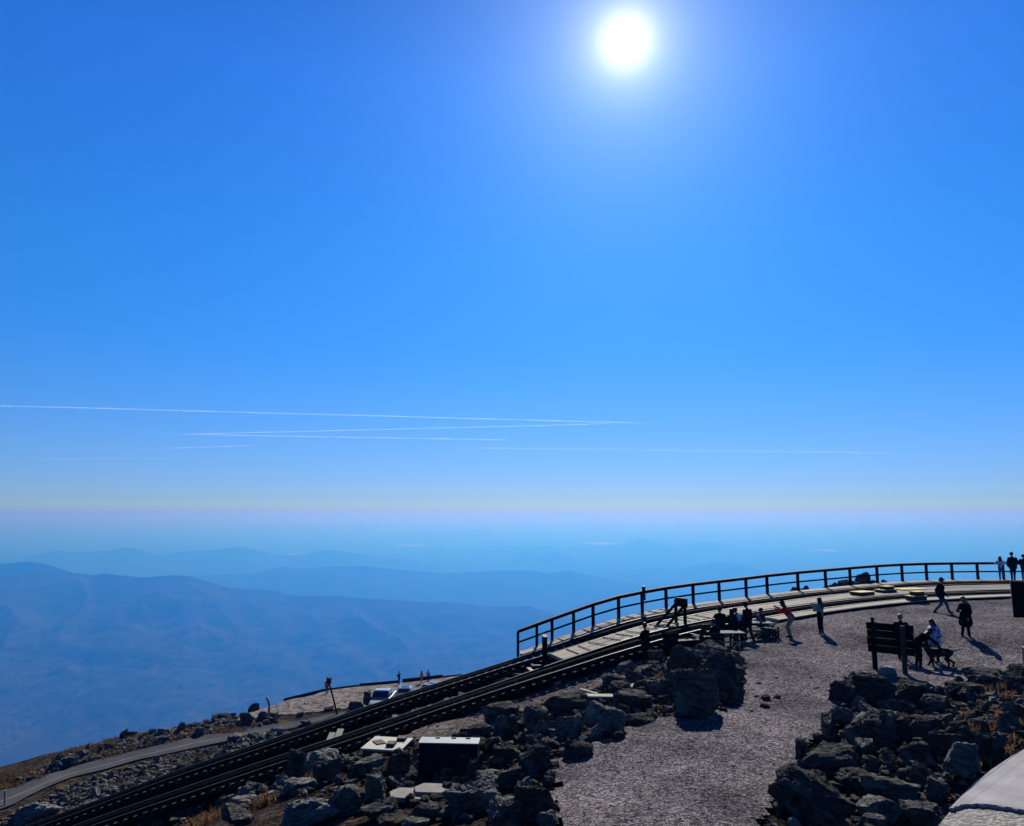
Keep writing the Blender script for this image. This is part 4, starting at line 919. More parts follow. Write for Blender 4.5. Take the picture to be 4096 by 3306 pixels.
# dry grass
def grass(name, label, spots, colors, seed, n_per=260, hgt=0.3, d0=8.0):
    r = np.random.default_rng(seed); V = []; F = []; MI = []
    for x, y, rad in spots:
        g = G(x, y, d0=d0)
        for _ in range(int(n_per*max(rad, 0.4))):
            a, rr_ = r.uniform(0, 6.28), rad*math.sqrt(r.random()); px_, py_ = g.x + rr_*math.cos(a)*1.4, g.y + rr_*math.sin(a); z = gz(px_, py_); h = hgt*r.uniform(.5, 1.2); b = r.uniform(0, 6.28); w = 0.012*(1 + g.y/25)
            lx, ly = r.normal()*h*.45, r.normal()*h*.45; i = len(V); dx, dy = math.cos(b)*w, math.sin(b)*w
            V += [(px_-dx, py_-dy, z-.03), (px_+dx, py_+dy, z-.03), (px_+dx*.8+lx*.4, py_+dy*.8+ly*.4, z+h*.6), (px_-dx*.8+lx*.4, py_-dy*.8+ly*.4, z+h*.6), (px_+lx, py_+ly, z+h)]
            F += [(i, i+1, i+2, i+3), (i+3, i+2, i+4)]; mi = int(r.integers(len(colors))); MI += [mi, mi]
    return tag(mesh_obj(name, V, F, None, mats=colors, midx=MI), label, 'grass', kind='stuff')
def grass_mat(name, c):
    m = bpy.data.materials.new(name); m.use_nodes = True; nt = m.node_tree; b = nt.nodes['Principled BSDF']; c = sc3(c); b.inputs['Base Color'].default_value = (*c, 1); b.inputs['Roughness'].default_value = 0.9; b.inputs['Specular IOR Level'].default_value = 0.1
    t = nd(nt, 'ShaderNodeBsdfTranslucent'); t.inputs[0].default_value = (*c, 1); mx = nd(nt, 'ShaderNodeMixShader'); mx.inputs[0].default_value = 0.35
    nt.links.new(b.outputs[0], mx.inputs[1]); nt.links.new(t.outputs[0], mx.inputs[2]); nt.links.new(mx.outputs[0], nt.nodes['Material Output'].inputs[0]); return m
GR = [grass_mat('rusty_grass', (0.15, 0.065, 0.026)), grass_mat('straw_grass', (0.19, 0.13, 0.06)), grass_mat('olive_grass', (0.11, 0.10, 0.045))]
grass('dry_grass', 'rusty dry grass growing in the rock bank by the parapet', [(3920,2920,.45),(3960,2985,.4),(3990,3040,.35),(4010,2915,.25),(4060,2910,.25),(3900,2960,.3),(4050,3010,.3),(3980,2760,.4),(4080,2790,.5)], GR[:2], 41, 150, 0.24)
grass('dry_grass', 'rusty dry grass among the rocks below the near track', [(1020,3185,.5),(1060,3170,.4),(980,3200,.35),(860,3275,.5),(820,3295,.5),(1210,3140,.35),(1270,3130,.25),(1060,3220,.3)], GR[:2], 42, 200, 0.3)
r = np.random.default_rng(6)
grass('dry_grass', 'straw coloured grass on the bank beyond the road', [(x, y, rd) for x, y, rd in ((300,3030,1.2),(350,3015,1.5),(400,3005,1.6),(450,2995,1.2),(520,2970,1.8),(570,2955,1.8),(620,2950,2.0),(680,2935,2.0),(740,2925,1.8),(800,2915,1.5),(60,3110,1.0),(120,3100,1.0),(20,3140,1.0),(860,2925,1.2),(930,2925,1.0))], GR, 43, 420, 0.3, d0=55)
grass('dry_grass', 'dry grass on the slope above the far track', [(720,3055,1.0),(760,3045,1.0),(800,3035,.8),(560,3110,.9),(600,3100,.9),(480,3140,.8),(650,3080,.8),(1000,2975,.7)], GR, 44, 300, 0.25, d0=41)
# ------------------------------------------------------------------ smooth bodies from tapered capsules (surface nets)
def sdf_mesh(caps, vox=0.013, k=0.03):
    """caps: (p0, r0, p1, r1, material index). One closed surface round all of them."""
    A_ = np.array([c[0] for c in caps], float); B_ = np.array([c[2] for c in caps], float); r0 = np.array([c[1] for c in caps]); r1 = np.array([c[3] for c in caps])
    lo = np.minimum(A_ - r0[:,None], B_ - r1[:,None]).min(0) - 3*vox; hi = np.maximum(A_ + r0[:,None], B_ + r1[:,None]).max(0) + 3*vox
    n = np.ceil((hi-lo)/vox).astype(int) + 1; F = np.full(n, 0.2, np.float32)
    def dist(P_, i):
        ab = B_[i]-A_[i]; L2 = max(float(ab@ab), 1e-9); h = np.clip(((P_-A_[i])@ab)/L2, 0, 1); return np.linalg.norm(P_ - A_[i] - h[...,None]*ab, axis=-1) - (r0[i] + h*(r1[i]-r0[i]))
    for i in range(len(caps)):
        kk = min(k, 0.6*min(r0[i], r1[i])); m_ = max(r0[i], r1[i]) + kk + 2*vox
        a = np.maximum(np.floor((np.minimum(A_[i], B_[i]) - m_ - lo)/vox).astype(int), 0); b = np.minimum(np.ceil((np.maximum(A_[i], B_[i]) + m_ - lo)/vox).astype(int) + 1, n)
        g = np.stack(np.meshgrid(*[lo[d] + vox*np.arange(a[d], b[d]) for d in range(3)], indexing='ij'), -1); D = dist(g, i).astype(np.float32)
        S = F[a[0]:b[0], a[1]:b[1], a[2]:b[2]]; h = np.clip(0.5 + 0.5*(S-D)/kk, 0, 1); S[...] = S*(1-h) + D*h - kk*h*(1-h)
    s = F < 0; c8 = [(x, y, z) for x in (0,1) for y in (0,1) for z in (0,1)]; nn = n-1
    cnt = sum(s[c[0]:c[0]+nn[0], c[1]:c[1]+nn[1], c[2]:c[2]+nn[2]].astype(np.int8) for c in c8)
    act = np.argwhere((cnt > 0) & (cnt < 8)); idx = -np.ones(nn, int); idx[act[:,0], act[:,1], act[:,2]] = np.arange(len(act))
    acc = np.zeros((len(act), 3)); w = np.zeros(len(act))
    for a in c8:
        for d in range(3):
            if a[d]: continue
            b = list(a); b[d] = 1; fa = F[act[:,0]+a[0], act[:,1]+a[1], act[:,2]+a[2]]; fb = F[act[:,0]+b[0], act[:,1]+b[1], act[:,2]+b[2]]; x = (fa < 0) != (fb < 0)
            t = np.where(x, fa/np.where(fa == fb, 1, fa-fb), 0); p = np.array(a, float)[None] + 0; p = np.repeat(p, len(act), 0); p[:, d] += t; acc += p*x[:,None]; w += x
    V = lo + vox*(act + acc/np.maximum(w, 1)[:,None]); Q = []
    for d in range(3):
        e = [slice(None)]*3; e2 = [slice(None)]*3; e[d] = slice(0, -1); e2[d] = slice(1, None); s0, s1 = s[tuple(e)], s[tuple(e2)]; ch = np.argwhere(s0 != s1); o1, o2 = (d+1) % 3, (d+2) % 3
        ok = (ch[:,o1] > 0) & (ch[:,o2] > 0) & (ch[:,o1] < nn[o1]) & (ch[:,o2] < nn[o2]); ch = ch[ok]; flip = s0[ch[:,0], ch[:,1], ch[:,2]]
        def at(u, v): q = ch.copy(); q[:,o1] -= u; q[:,o2] -= v; return idx[q[:,0], q[:,1], q[:,2]]
        q = np.stack([at(1,1), at(0,1), at(0,0), at(1,0)], -1); q[~flip] = q[~flip][:, ::-1]; Q.append(q)
    Q = np.vstack(Q); Q = Q[(Q >= 0).all(1)]; cen = V[Q].mean(1); best = np.full(len(cen), 9.0); mi = np.zeros(len(cen), int)
    for i in range(len(caps)):
        dd = dist(cen, i); u = dd < best; best[u] = dd[u]; mi[u] = caps[i][4]
    return V, Q, mi

def cloth(name, c, var=0.25, rough=0.9): return mat('cloth_' + name, tuple(x*(1-var) for x in c), tuple(x*(1+var) for x in c), 14.0, rough, 0.25, 60.0, bdist=0.004, spec=0.0)
SK = mat('skin', (0.30, 0.17, 0.12), (0.40, 0.24, 0.17), 20.0, 0.6, spec=0.3)
m_eye = mat('dark_eye', (0.02, 0.015, 0.012), rough=0.3)
BLK = cloth('black', (0.006, 0.006, 0.0068)); CHAR = cloth('charcoal', (0.014, 0.014, 0.016)); JEAN = cloth('blue_denim', (0.042, 0.077, 0.168)); LJEAN = cloth('light_denim', (0.084, 0.140, 0.308)); WHITE = cloth('white', (0.630, 0.660, 0.750))
KHAKI = cloth('khaki', (0.330, 0.270, 0.195)); RED = cloth('red', (0.672, 0.024, 0.019)); TEAL = cloth('pale_teal', (0.180, 0.285, 0.330)); ORANGE = cloth('orange', (1.275, 0.170, 0.034)); YELLOW = cloth('yellow', (0.992, 0.544, 0.032)); SKYBL = cloth('light_blue', (0.240, 0.390, 0.630))
GREYC = cloth('grey', (0.13, 0.14, 0.16)); BROWN = cloth('brown', (0.06, 0.04, 0.025)); SHOE = cloth('dark_shoe', (0.015, 0.014, 0.014)); WSHOE = cloth('pale_shoe', (0.35, 0.35, 0.36))
HB = mat('black_hair', (0.008, 0.006, 0.005), (0.02, 0.015, 0.012), 30.0, 0.5); HBR = mat('brown_hair', (0.03, 0.018, 0.010), (0.07, 0.04, 0.022), 30.0, 0.5); HBL = mat('blonde_hair', (0.16, 0.10, 0.05), (0.30, 0.20, 0.10), 30.0, 0.5); HGR = mat('grey_hair', (0.25, 0.25, 0.26), (0.4, 0.4, 0.4), 30.0, 0.6)
FUZZ = mat('cloth_blue_white_plaid', (0.05, 0.11, 0.42), (0.80, 0.86, 1.0), 9.0, 0.95, 0.6, 40.0, lohi=(0.42, 0.58), detail=3)

STAND = dict(pel=(0,0,.95), wai=(0,.01,1.10), che=(0,.0,1.30), nek=(0,-.01,1.46), hed=(0,.03,1.635), look=(0,1,0),
             sL=(-.185,-.01,1.41), sR=(.185,-.01,1.41), eL=(-.235,-.03,1.12), eR=(.235,-.03,1.12), wL=(-.235,.05,.88), wR=(.235,.05,.88),
             hL=(-.09,0,.92), hR=(.09,0,.92), kL=(-.10,.03,.50), kR=(.10,.03,.50), aL=(-.11,-.02,.085), aR=(.11,-.02,.085), fL=(0,0), fR=(0,0))
def person(label, at, heading, height, pose=None, top=BLK, sleeve=None, legs=BLK, shoe=SHOE, hair=HB, style='short', coat=0.0, bulk=1.0, female=False, cap=None, skirt=0.0, group=None, extra=None, hood=None, vox=0.0135, vest=None):
    J = dict(STAND); J.update(pose or {}); V3 = lambda n: np.array(J[n], float)
    mats = [SK, top, sleeve or top, legs, shoe, m_eye, hair, vest or top]; caps = []
    def c(p, r, q, r2, m): caps.append((np.array(p, float), r, np.array(q, float), r2, m))
    pel, wai, che, nek, hed = (V3(n) for n in ('pel', 'wai', 'che', 'nek', 'hed')); bk = bulk*1.08; sx = 0.93 if female else 1.0
    sL, sR = V3('sL').copy(), V3('sR').copy(); mid = (sL+sR)/2; sL = mid + (sL-mid)*sx; sR = mid + (sR-mid)*sx
    hL, hR = V3('hL'), V3('hR'); ax = (sR-sL)/np.linalg.norm(sR-sL); hx = (hR-hL)/np.linalg.norm(hR-hL)
    # trunk
    for s_ in (-1, 1):
        c(pel + hx*0.055*s_, 0.115*(0.5+0.5*bk), wai + (ax+hx)/2*0.05*s_, 0.105*bk, 3 if coat == 0 else 1)
        c(wai + (ax+hx)/2*0.05*s_, 0.106*bk, che + ax*0.075*s_, 0.118*bk, 7 if vest else 1)
        c(che + ax*0.07*s_, 0.115*bk, mid + ax*0.09*s_ + np.array((0,0,-.05)), 0.07*(.5+.5*bk), 7 if vest else 1)
    c(wai, 0.12*bk, pel + np.array((0,0,.03)), 0.125*bk, 1)
    c(mid, 0.07, nek, 0.055, 1); c(nek, 0.052, hed - np.array((0,.0,.06)), 0.05, 0)
    if coat > 0:
        for s_ in (-1, 1):
            e = (pel + hx*0.07*s_) + np.array((0,0,-coat)); kn = V3('kL' if s_ < 0 else 'kR'); e[:2] += (kn[:2]-pel[:2])*0.35*min(1, coat/0.4); c(pel + hx*0.06*s_, 0.125*bk, e, 0.12*bk + skirt, 1)
    # arms and hands
    for s_, sh, en, wn_ in ((-1, sL, 'eL', 'wL'), (1, sR, 'eR', 'wR')):
        el, wr = V3(en), V3(wn_); c(sh + np.array((0,0,-.02*bk)), 0.062*(.4+.6*bk), el, 0.05*bk, 2); c(el, 0.05*bk, wr, 0.036*bk, 2)
        d = wr-el; d /= np.linalg.norm(d); h0 = wr + d*0.03; h1 = wr + d*0.085; c(wr, 0.026, h1, 0.032, 0)
        sd = np.cross(d, (0, 1, 0.2)); sd = sd/np.linalg.norm(sd); cu = np.cross(sd, d)*s_
        for f_, ln in ((-1.5, .062), (-.5, .075), (.5, .07), (1.5, .055)):
            b = h1 + sd*0.0165*f_; m1 = b + d*ln*0.6; c(b, 0.0105, m1, 0.0095, 0); c(m1, 0.0095, m1 + d*ln*0.38 + cu*0.018, 0.008, 0)
        tb = h0 + sd*0.026; c(tb, 0.012, tb + d*0.04 + sd*0.028, 0.010, 0)
    # legs and feet
    for s_, hp, kn, an, ft in ((-1, hL, 'kL', 'aL', 'fL'), (1, hR, 'kR', 'aR', 'fR')):
        k_, a_ = V3(kn), V3(an); c(hp, 0.102*(0.6+0.4*bk), k_, 0.07, 3); c(k_, 0.07, a_, 0.054, 3)
        yaw, pit = J[ft]; c(a_ + np.array((0,-.035,-.035)), 0.045, a_ + np.array((math.sin(yaw)*.15, math.cos(yaw)*.15, -.052 + pit)), 0.036, 4); c(a_, 0.045, a_ + np.array((0,0,-.04)), 0.044, 4)
    # head with face
    lk = np.array(J['look'], float); lk /= np.linalg.norm(lk); rt = np.cross(lk, (0, 0, 1)); rt /= np.linalg.norm(rt); upv = np.cross(rt, lk)
    c(hed + upv*.035 - lk*.012, 0.098, hed + upv*.03 - lk*.012, 0.098, 0); c(hed - upv*.02 + lk*.02, 0.068, hed - upv*.07 + lk*.045, 0.042, 0)
    c(hed + lk*.085, 0.012, hed + lk*.103 - upv*.028, 0.015, 0)
    for s_ in (-1, 1):
        c(hed + rt*.034*s_ + lk*.079 + upv*.018, 0.013, hed + rt*.034*s_ + lk*.08 + upv*.018, 0.013, 5); c(hed + rt*.088*s_ - upv*.005, 0.018, hed + rt*.09*s_ - upv*.03, 0.013, 0)
    c(hed + lk*.082 - upv*.055 - rt*.018, 0.008, hed + lk*.082 - upv*.055 + rt*.018, 0.008, 0)
    Vb, Qb, mi = sdf_mesh(caps, vox)
    root = empty('person', at, heading, label, 'person', group); sc_ = height/1.75; root.scale = (sc_, sc_, sc_)
    mesh_obj('body', Vb, Qb, None, root, smooth=True, mats=mats, midx=mi)
    # hair
    hc = []
    def h_(p, r, q, r2): hc.append((np.array(p), r, np.array(q), r2, 0))
    h_(hed + upv*.05 - lk*.025, 0.106, hed + upv*.03 - lk*.035, 0.10)
    for s_ in (-1, 1): h_(hed + upv*.06 + rt*.05*s_, 0.05, hed + rt*.078*s_ - lk*.02 + upv*.0, 0.03)
    h_(hed + upv*.085 + lk*.04, 0.045, hed + upv*.06 + lk*.062, 0.03)
    if style in ('long', 'medium'):
        ln = 0.34 if style == 'long' else 0.2; bk_d = che + np.array((0, 0, 0)); dwn = (nek - hed); dwn = dwn/np.linalg.norm(dwn)
        for s_ in (-1, 0, 1): h_(hed - lk*.05 + rt*.05*s_, 0.062, hed - lk*.085 + dwn*ln + rt*.06*s_, 0.045)
        for s_ in (-1, 1): h_(hed + rt*.075*s_, 0.035, hed + rt*.09*s_ + dwn*(ln*.8) + lk*.01, 0.03)
    if style == 'tail': h_(hed - lk*.1 + upv*.05, .04, hed - lk*.15 - upv*.15, .025)
    if style != 'none':
        Vh, Qh, _ = sdf_mesh(hc, 0.012, 0.02); mesh_obj('hair', Vh, Qh, hair, root, smooth=True)
    if cap is not None:
        cc = [(hed + upv*.062 - lk*.012, .109, hed + upv*.075 - lk*.012, .10, 0), (hed + upv*.055 + lk*.07, .03, hed + upv*.045 + lk*.15, .022, 0), (hed + upv*.055 + lk*.07 + rt*.045, .024, hed + upv*.045 + lk*.13 + rt*.03, .018, 0), (hed + upv*.055 + lk*.07 - rt*.045, .024, hed + upv*.045 + lk*.13 - rt*.03, .018, 0)]
        Vh, Qh, _ = sdf_mesh([(np.array(a), b, np.array(c_), d, e) for a, b, c_, d, e in cc], 0.012, 0.02); mesh_obj('cap', Vh, Qh, cap, root, smooth=True)
    if extra: extra(root, J)
    return root
def feet(x, y, hpx, d=None):
    g = G(x, y) if d is None else P(x, y, d); fwd = g.y*CP + g.z*SP; return g, hpx/FPX*fwd*1.01
def away(x): return -math.atan2((x-CX)/FPX, 1.0)    # heading that looks straight away from the camera

PHONE_UP = dict(eR=(.25,.16,1.16), wR=(.12,.34,1.34), eL=(-.25,.14,1.14), wL=(-.08,.34,1.32))
def phone_extra(root, J):
    w = Vector(J['wR']); MB().box(w + Vector((-.05, .12, .06)), (0.15, 0.012, 0.075)).build('phone', m_black_steel, root)
def backpack(root, J):
    MB().box((0, -0.2, 1.22), (0.30, 0.18, 0.42)).build('backpack', BLK, root, bevel=0.05)
def crossbag(root, J):
    MB().box((0.2, -0.08, 0.98), (0.2, 0.09, 0.16)).build('bag', BLK, root, bevel=0.02); MB().bar((0.2, -0.1, 1.05), (-0.12, -0.12, 1.42), 0.03, 0.01).build('strap', BLK, root)

# people at the railing
def deckpt(x, off): i = min(range(len(CA)), key=lambda q: abs(colx(CA[q] + frame(CA, q)[1]*off) - x)); t, n = frame(CA, i); return CA[i] + n*off + Vector((0,0,-0.02))
LEAN = dict(wai=(0,.06,1.08), che=(0,.16,1.26), nek=(0,.22,1.41), hed=(0,.28,1.57), sL=(-.185,.18,1.37), sR=(.185,.18,1.37), eL=(-.36,.30,1.18), eR=(.36,.30,1.18), wL=(-.24,.52,1.14), wR=(.24,.52,1.14), kR=(.11,.04,.5), aR=(.13,-.02,.085), look=(-.2,1,-.05))
q = deckpt(4004, -1.2); person('woman in a white top and light jeans leaning on the railing at the right', q, away(4004)+.1, 1.62, LEAN, top=WHITE, legs=LJEAN, hair=HB, style='medium', female=True, group='people at the railing')
q = deckpt(4054, -1.05); person('tall man in a black jacket standing at the railing beside the woman in white', q, away(4054)+.15, 1.86, dict(wai=(0,.03,1.10), che=(.0,.06,1.3), nek=(0,.08,1.46), hed=(-.02,.12,1.63), eL=(-.28,.05,1.13), wL=(-.22,.25,1.05), eR=(.29,.02,1.12), wR=(.24,.18,.98), kL=(-.10,.05,.5), kR=(.07,.1,.5), aR=(.05,.12,.085), look=(-.4,1,-.2)), top=BLK, legs=BLK, hair=HB, coat=.12, bulk=1.18, group='people at the railing', extra=lambda r_, J: MB().box((-0.26, -0.06, 1.0), (0.12, 0.26, 0.36)).build('bag', BLK, r_, bevel=0.03))
q = deckpt(4098, -1.0); person('person in black at the railing, cut by the right edge', q, away(4098), 1.72, dict(eL=(-.3,.08,1.12), wL=(-.2,.28,1.02)), top=BLK, legs=BLK, hair=HB, bulk=1.1, coat=.05, group='people at the railing')
# people on the yard
WALK = dict(wai=(0,.02,1.10), che=(0,.04,1.3), nek=(0,.05,1.46), hed=(0,.09,1.63), kL=(-.09,.24,.53), aL=(-.10,.36,.10), fL=(0,.05), kR=(.09,-.02,.50), aR=(.10,-.34,.14), fR=(0,-.06), eL=(-.25,-.14,1.14), wL=(-.23,-.12,.90), eR=(.25,.06,1.12), wR=(.21,.22,.93))
g, h = feet(3768, 2457, 139); person('man in a dark jacket and blue jeans walking across the yard near the tracks', g, away(3768) - 1.35, h, WALK, top=BLK, legs=JEAN, hair=HB, cap=BLK, bulk=1.12, coat=.08, group='people on the yard')
g, h = feet(3868, 2553, 160); person('woman with fair hair in a long dark puffer coat standing alone on the yard', g, away(3868) + 2.6, h, dict(eR=(.24,.10,1.14), wR=(.05,.27,1.16), eL=(-.25,.02,1.12), wL=(-.22,.12,.9), kR=(.10,.04,.5), aR=(.16,.06,.085), look=(.5,1,-.35), hed=(.02,.06,1.62)), top=BLK, legs=BLK, hair=HBL, style='medium', coat=.30, skirt=.03, bulk=1.25, female=True, shoe=WSHOE, group='people on the yard')
g, h = feet(3612, 2645, 181); person('bald man in black standing behind the wooden sign', g, away(3612) + .25, h, dict(eL=(-.30,-.02,1.14), wL=(-.20,.16,1.0), eR=(.31,-.04,1.15), wR=(.18,.10,.98)), top=BLK, legs=BLK, hair=HGR, style='none', bulk=1.2, shoe=WSHOE, group='people on the yard')
BEND = dict(pel=(0,-.10,.93), wai=(0,.02,1.06), che=(0,.22,1.18), nek=(0,.36,1.28), hed=(0,.47,1.38), sL=(-.17,.26,1.26), sR=(.17,.26,1.26), eL=(-.22,.34,.98), wL=(-.12,.42,.80), eR=(.24,.52,1.0), wR=(.26,.72,.74), hL=(-.09,-.10,.9), hR=(.09,-.10,.9), kL=(-.10,-.05,.48), kR=(.10,-.02,.48), aL=(-.12,-.10,.085), aR=(.12,-.06,.085), look=(.1,1,-.6))
g, h = feet(3683, 2672, 190); person('woman in a black coat bending down to stroke the dog', g, away(3683) - 1.15, 1.66, BEND, top=BLK, legs=BLK, hair=HBR, style='long', coat=.22, bulk=1.08, female=True, shoe=WSHOE, group='people on the yard')
g, h = feet(3742, 2650, 166); person('woman in a fuzzy blue and white plaid jacket holding the dog leash', g, away(3742) + 2.7, h, dict(eL=(-.27,.02,1.12), eR=(.27,.02,1.12), wL=(-.24,.12,.92), wR=(.16,.20,.94), look=(.45,1,-.35), hed=(.03,.06,1.62)), top=FUZZ, legs=BLK, hair=HB, style='medium', coat=.14, skirt=.02, bulk=1.35, female=True, group='people on the yard')
plaid_root = bpy.context.scene.objects[-1]
SNAP = dict(pel=(0,-.14,.90), wai=(0,-.02,1.05), che=(0,.12,1.22), nek=(0,.2,1.36), hed=(0,.28,1.52), sL=(-.17,.13,1.31), sR=(.17,.13,1.31), eL=(-.20,.34,1.14), wL=(-.10,.52,1.24), eR=(.20,.36,1.16), wR=(.08,.55,1.32), hL=(-.09,-.14,.87), hR=(.09,-.14,.87), kL=(-.10,.06,.48), kR=(.10,.08,.48), aL=(-.12,-.06,.085), aR=(.12,-.02,.085))
g, h = feet(3158, 2550, 140); person('person in a red jacket and khaki trousers crouching forward to take a photo', g, away(3158) + 1.25, 1.70, SNAP, top=RED, legs=KHAKI, hair=HB, style='medium', cap=BLK, bulk=1.12, group='people taking photos on the yard', extra=phone_extra)
g, h = feet(3285, 2538, 141); person('woman in a pale teal sweatshirt and black leggings holding up a phone', g, away(3285) + 1.0, h, dict(PHONE_UP, look=(0,1,-.05)), top=TEAL, legs=BLK, shoe=WSHOE, hair=HB, style='long', female=True, bulk=1.12, group='people taking photos on the yard', extra=phone_extra)
# the group at the picnic tables
def tpt(x, y): return G(x, y)
g, h = feet(2884, 2590, 158); person('heavy person in black with a red cap at the picnic tables', g, away(2884) + .3, 1.78, dict(eL=(-.30,.05,1.14), wL=(-.18,.24,1.0), eR=(.30,.05,1.14), wR=(.18,.24,1.0)), top=BLK, legs=BLK, hair=HB, cap=RED, bulk=1.42, coat=.1, group='group at the picnic tables')
g, h = feet(2932, 2585, 145); person('long-haired woman in black at the picnic tables', g, away(2932) - .2, 1.62, dict(wL=(-.12,.25,1.0), eL=(-.25,.08,1.12)), top=BLK, legs=BLK, hair=HB, style='long', female=True, bulk=1.1, coat=.1, group='group at the picnic tables')
g, h = feet(2966, 2578, 150); person('person with a white vest leaning over beside the picnic table', g, away(2966) + .9, 1.66, dict(wai=(0,.04,1.09), che=(0,.13,1.26), nek=(0,.21,1.40), hed=(0,.3,1.53), sL=(-.18,.15,1.36), sR=(.18,.15,1.36), eL=(-.24,.22,1.08), eR=(.24,.22,1.08), wL=(-.16,.38,.95), wR=(.16,.38,.95), kL=(-.1,.12,.5), aL=(-.12,.14,.085), look=(.1,1,-.6)), top=BLK, vest=WHITE, legs=BLK, hair=HBR, bulk=1.15, group='group at the picnic tables')
g, h = feet(2993, 2573, 157); person('tall man in a black jacket and cap at the right of the picnic group', g, away(2993) + .8, 1.80, dict(kR=(.09,-.08,.5), aR=(.10,-.26,.1), kL=(-.09,.08,.5), aL=(-.1,.04,.085), look=(.2,1,-.4), hed=(0,.07,1.61)), top=BLK, legs=CHAR, hair=HB, cap=BLK, bulk=1.12, coat=.12, shoe=SHOE, group='group at the picnic tables')
SIT = dict(pel=(0,0,.52), wai=(0,.03,.68), che=(0,.06,.88), nek=(0,.08,1.03), hed=(0,.13,1.20), sL=(-.185,.06,.98), sR=(.185,.06,.98), eL=(-.25,.14,.72), eR=(.25,.14,.72), wL=(-.12,.36,.74), wR=(.12,.36,.74), hL=(-.1,0,.5), hR=(.1,0,.5), kL=(-.14,.42,.5), kR=(.14,.42,.5), aL=(-.14,.42,.085), aR=(.14,.42,.085), look=(0,1,-.25))
g, h = feet(2868, 2606, 100); person('person in black sitting low in front of the picnic group', g, away(2868) + .8, 1.75, SIT, top=BLK, legs=BLK, hair=HB, bulk=1.25, group='group at the picnic tables')
g, h = feet(3056, 2548, 80); person('person in a brown jacket sitting beyond the right picnic table', g + Vector((0, 0.5, 0)), away(3056) - .6, 1.62, SIT, top=BROWN, legs=BROWN, hair=HBR, style='tail', female=True, group='group at the picnic tables')
g, h = feet(2584, 2658, 186); person('person in dark clothes standing among the rocks below the near track', g, away(2584) + .9, 1.76, dict(eL=(-.25,.10,1.14), wL=(-.10,.28,1.08), eR=(.26,.06,1.13), wR=(.10,.28,1.06), look=(.1,1,-.3)), top=BLK, legs=BLK, hair=HB, bulk=1.2, coat=.2, group='people near the tracks')
# people on the far parking lot
def lot_person(label, x, y, hpx, rot, **kw):
    g = G(x, y, d0=60); fwd = g.y*CP + g.z*SP; return person(label, g + Vector((0,0,.06)), away(x) + rot, min(1.85, max(1.6, hpx/FPX*fwd)), vox=0.02, group='people on the parking lot', **kw)
lot_person('person in an orange jacket at the edge of the parking lot behind the signal pole', 1307, 2778, 64, .3, top=ORANGE, legs=JEAN, hair=HB, bulk=1.15)
lot_person('man in dark clothes looking at a phone by the parking lot edge', 1596, 2740, 48, .9, top=BLK, legs=BLK, hair=HB, bulk=1.15, cap=BLK, pose=PHONE_UP)
lot_person('person in a yellow jacket at the parking lot edge', 1686, 2736, 43, .1, top=YELLOW, legs=KHAKI, hair=HB, style='long', female=True, bulk=1.1)
lot_person('person in a light blue jacket and woolly hat at the parking lot edge', 1713, 2733, 46, -.2, top=SKYBL, legs=BLK, hair=HB, cap=BLK, bulk=1.05)
lot_person('man in black carrying something on his shoulder beside the pickup truck', 1472, 2824, 45, .4, top=BLK, legs=BLK, hair=HB, bulk=1.2, pose=dict(eR=(.3,.0,1.45), wR=(.22,.08,1.66), eL=(-.28,.04,1.3), wL=(-.1,.16,1.5)))

# ------------------------------------------------------------------ the dog
def dog(at, rz, h):
    c = []; D = mat('dark_dog_coat', (0.012, 0.010, 0.009), (0.03, 0.024, 0.02), 8.0, 0.8); Tn = mat('tan_dog_fur', (0.16, 0.09, 0.045), (0.24, 0.14, 0.07), 8.0, 0.9)
    a = lambda p, r, q, r2, m=0: c.append((np.array(p, float), r, np.array(q, float), r2, m))
    a((0,.24,.46), .15, (0,.05,.47), .14); a((0,.05,.47), .14, (0,-.24,.51), .115); a((0,-.24,.5), .1, (0,-.30,.5), .1); a((0,.3,.5), .09, (0,.22,.4), .09, 0)
    a((0,.30,.53), .085, (0,.44,.66), .065); a((0,.44,.68), .07, (0,.50,.70), .062); a((0,.52,.685), .042, (0,.65,.66), .03); a((0,.655,.668), .018, (0,.665,.668), .016); a((0,.36,.5), .06, (0,.40,.58), .05, 1)
    for s in (-1, 1):
        a((s*.055,.45,.72), .028, (s*.09,.44,.63), .018); a((s*.085,.27,.42), .062, (s*.09,.24,.25), .044); a((s*.09,.24,.25), .042, (s*.09,.26 + s*.08,.05), .032); a((s*.09,.26+s*.08,.04), .028, (s*.09,.30+s*.08,.03), .026)
        a((s*.08,-.27,.47), .085, (s*.09,-.18,.30), .05); a((s*.09,-.18,.30), .05, (s*.09,-.32 - s*.06,.19), .036); a((s*.09,-.32-s*.06,.19), .034, (s*.09,-.29-s*.06,.04), .03); a((s*.09,-.29-s*.06,.04), .026, (s*.09,-.24-s*.06,.03), .026)
    a((0,-.36,.55), .026, (0,-.50,.60), .02); a((0,-.50,.60), .02, (0,-.66,.66), .012)
    V, Q, mi = sdf_mesh(c, 0.012, 0.03)
    r = empty('dog', at, rz, 'dark slender dog with a thin tail being stroked on the yard', 'dog'); s = h/0.75; r.scale = (s, s, s)
    mesh_obj('body', V, Q, None, r, smooth=True, mats=[D, Tn], midx=mi)
    MB().tube([(math.cos(t)*.078, .375 + .03*math.sin(t), .60 + math.sin(t)*.07) for t in np.linspace(0, 6.28, 14)], .012, 6).build('collar', KHAKI, r)
    return r
g = G(3762, 2672); DOG = dog(g, away(3762) + 1.5, 0.86)
pl = G(3742, 2650); a = Vector((pl.x - 0.05, pl.y - .1, pl.z + .9)); b = DOG.location + Vector((-.35, -.02, .62)); 
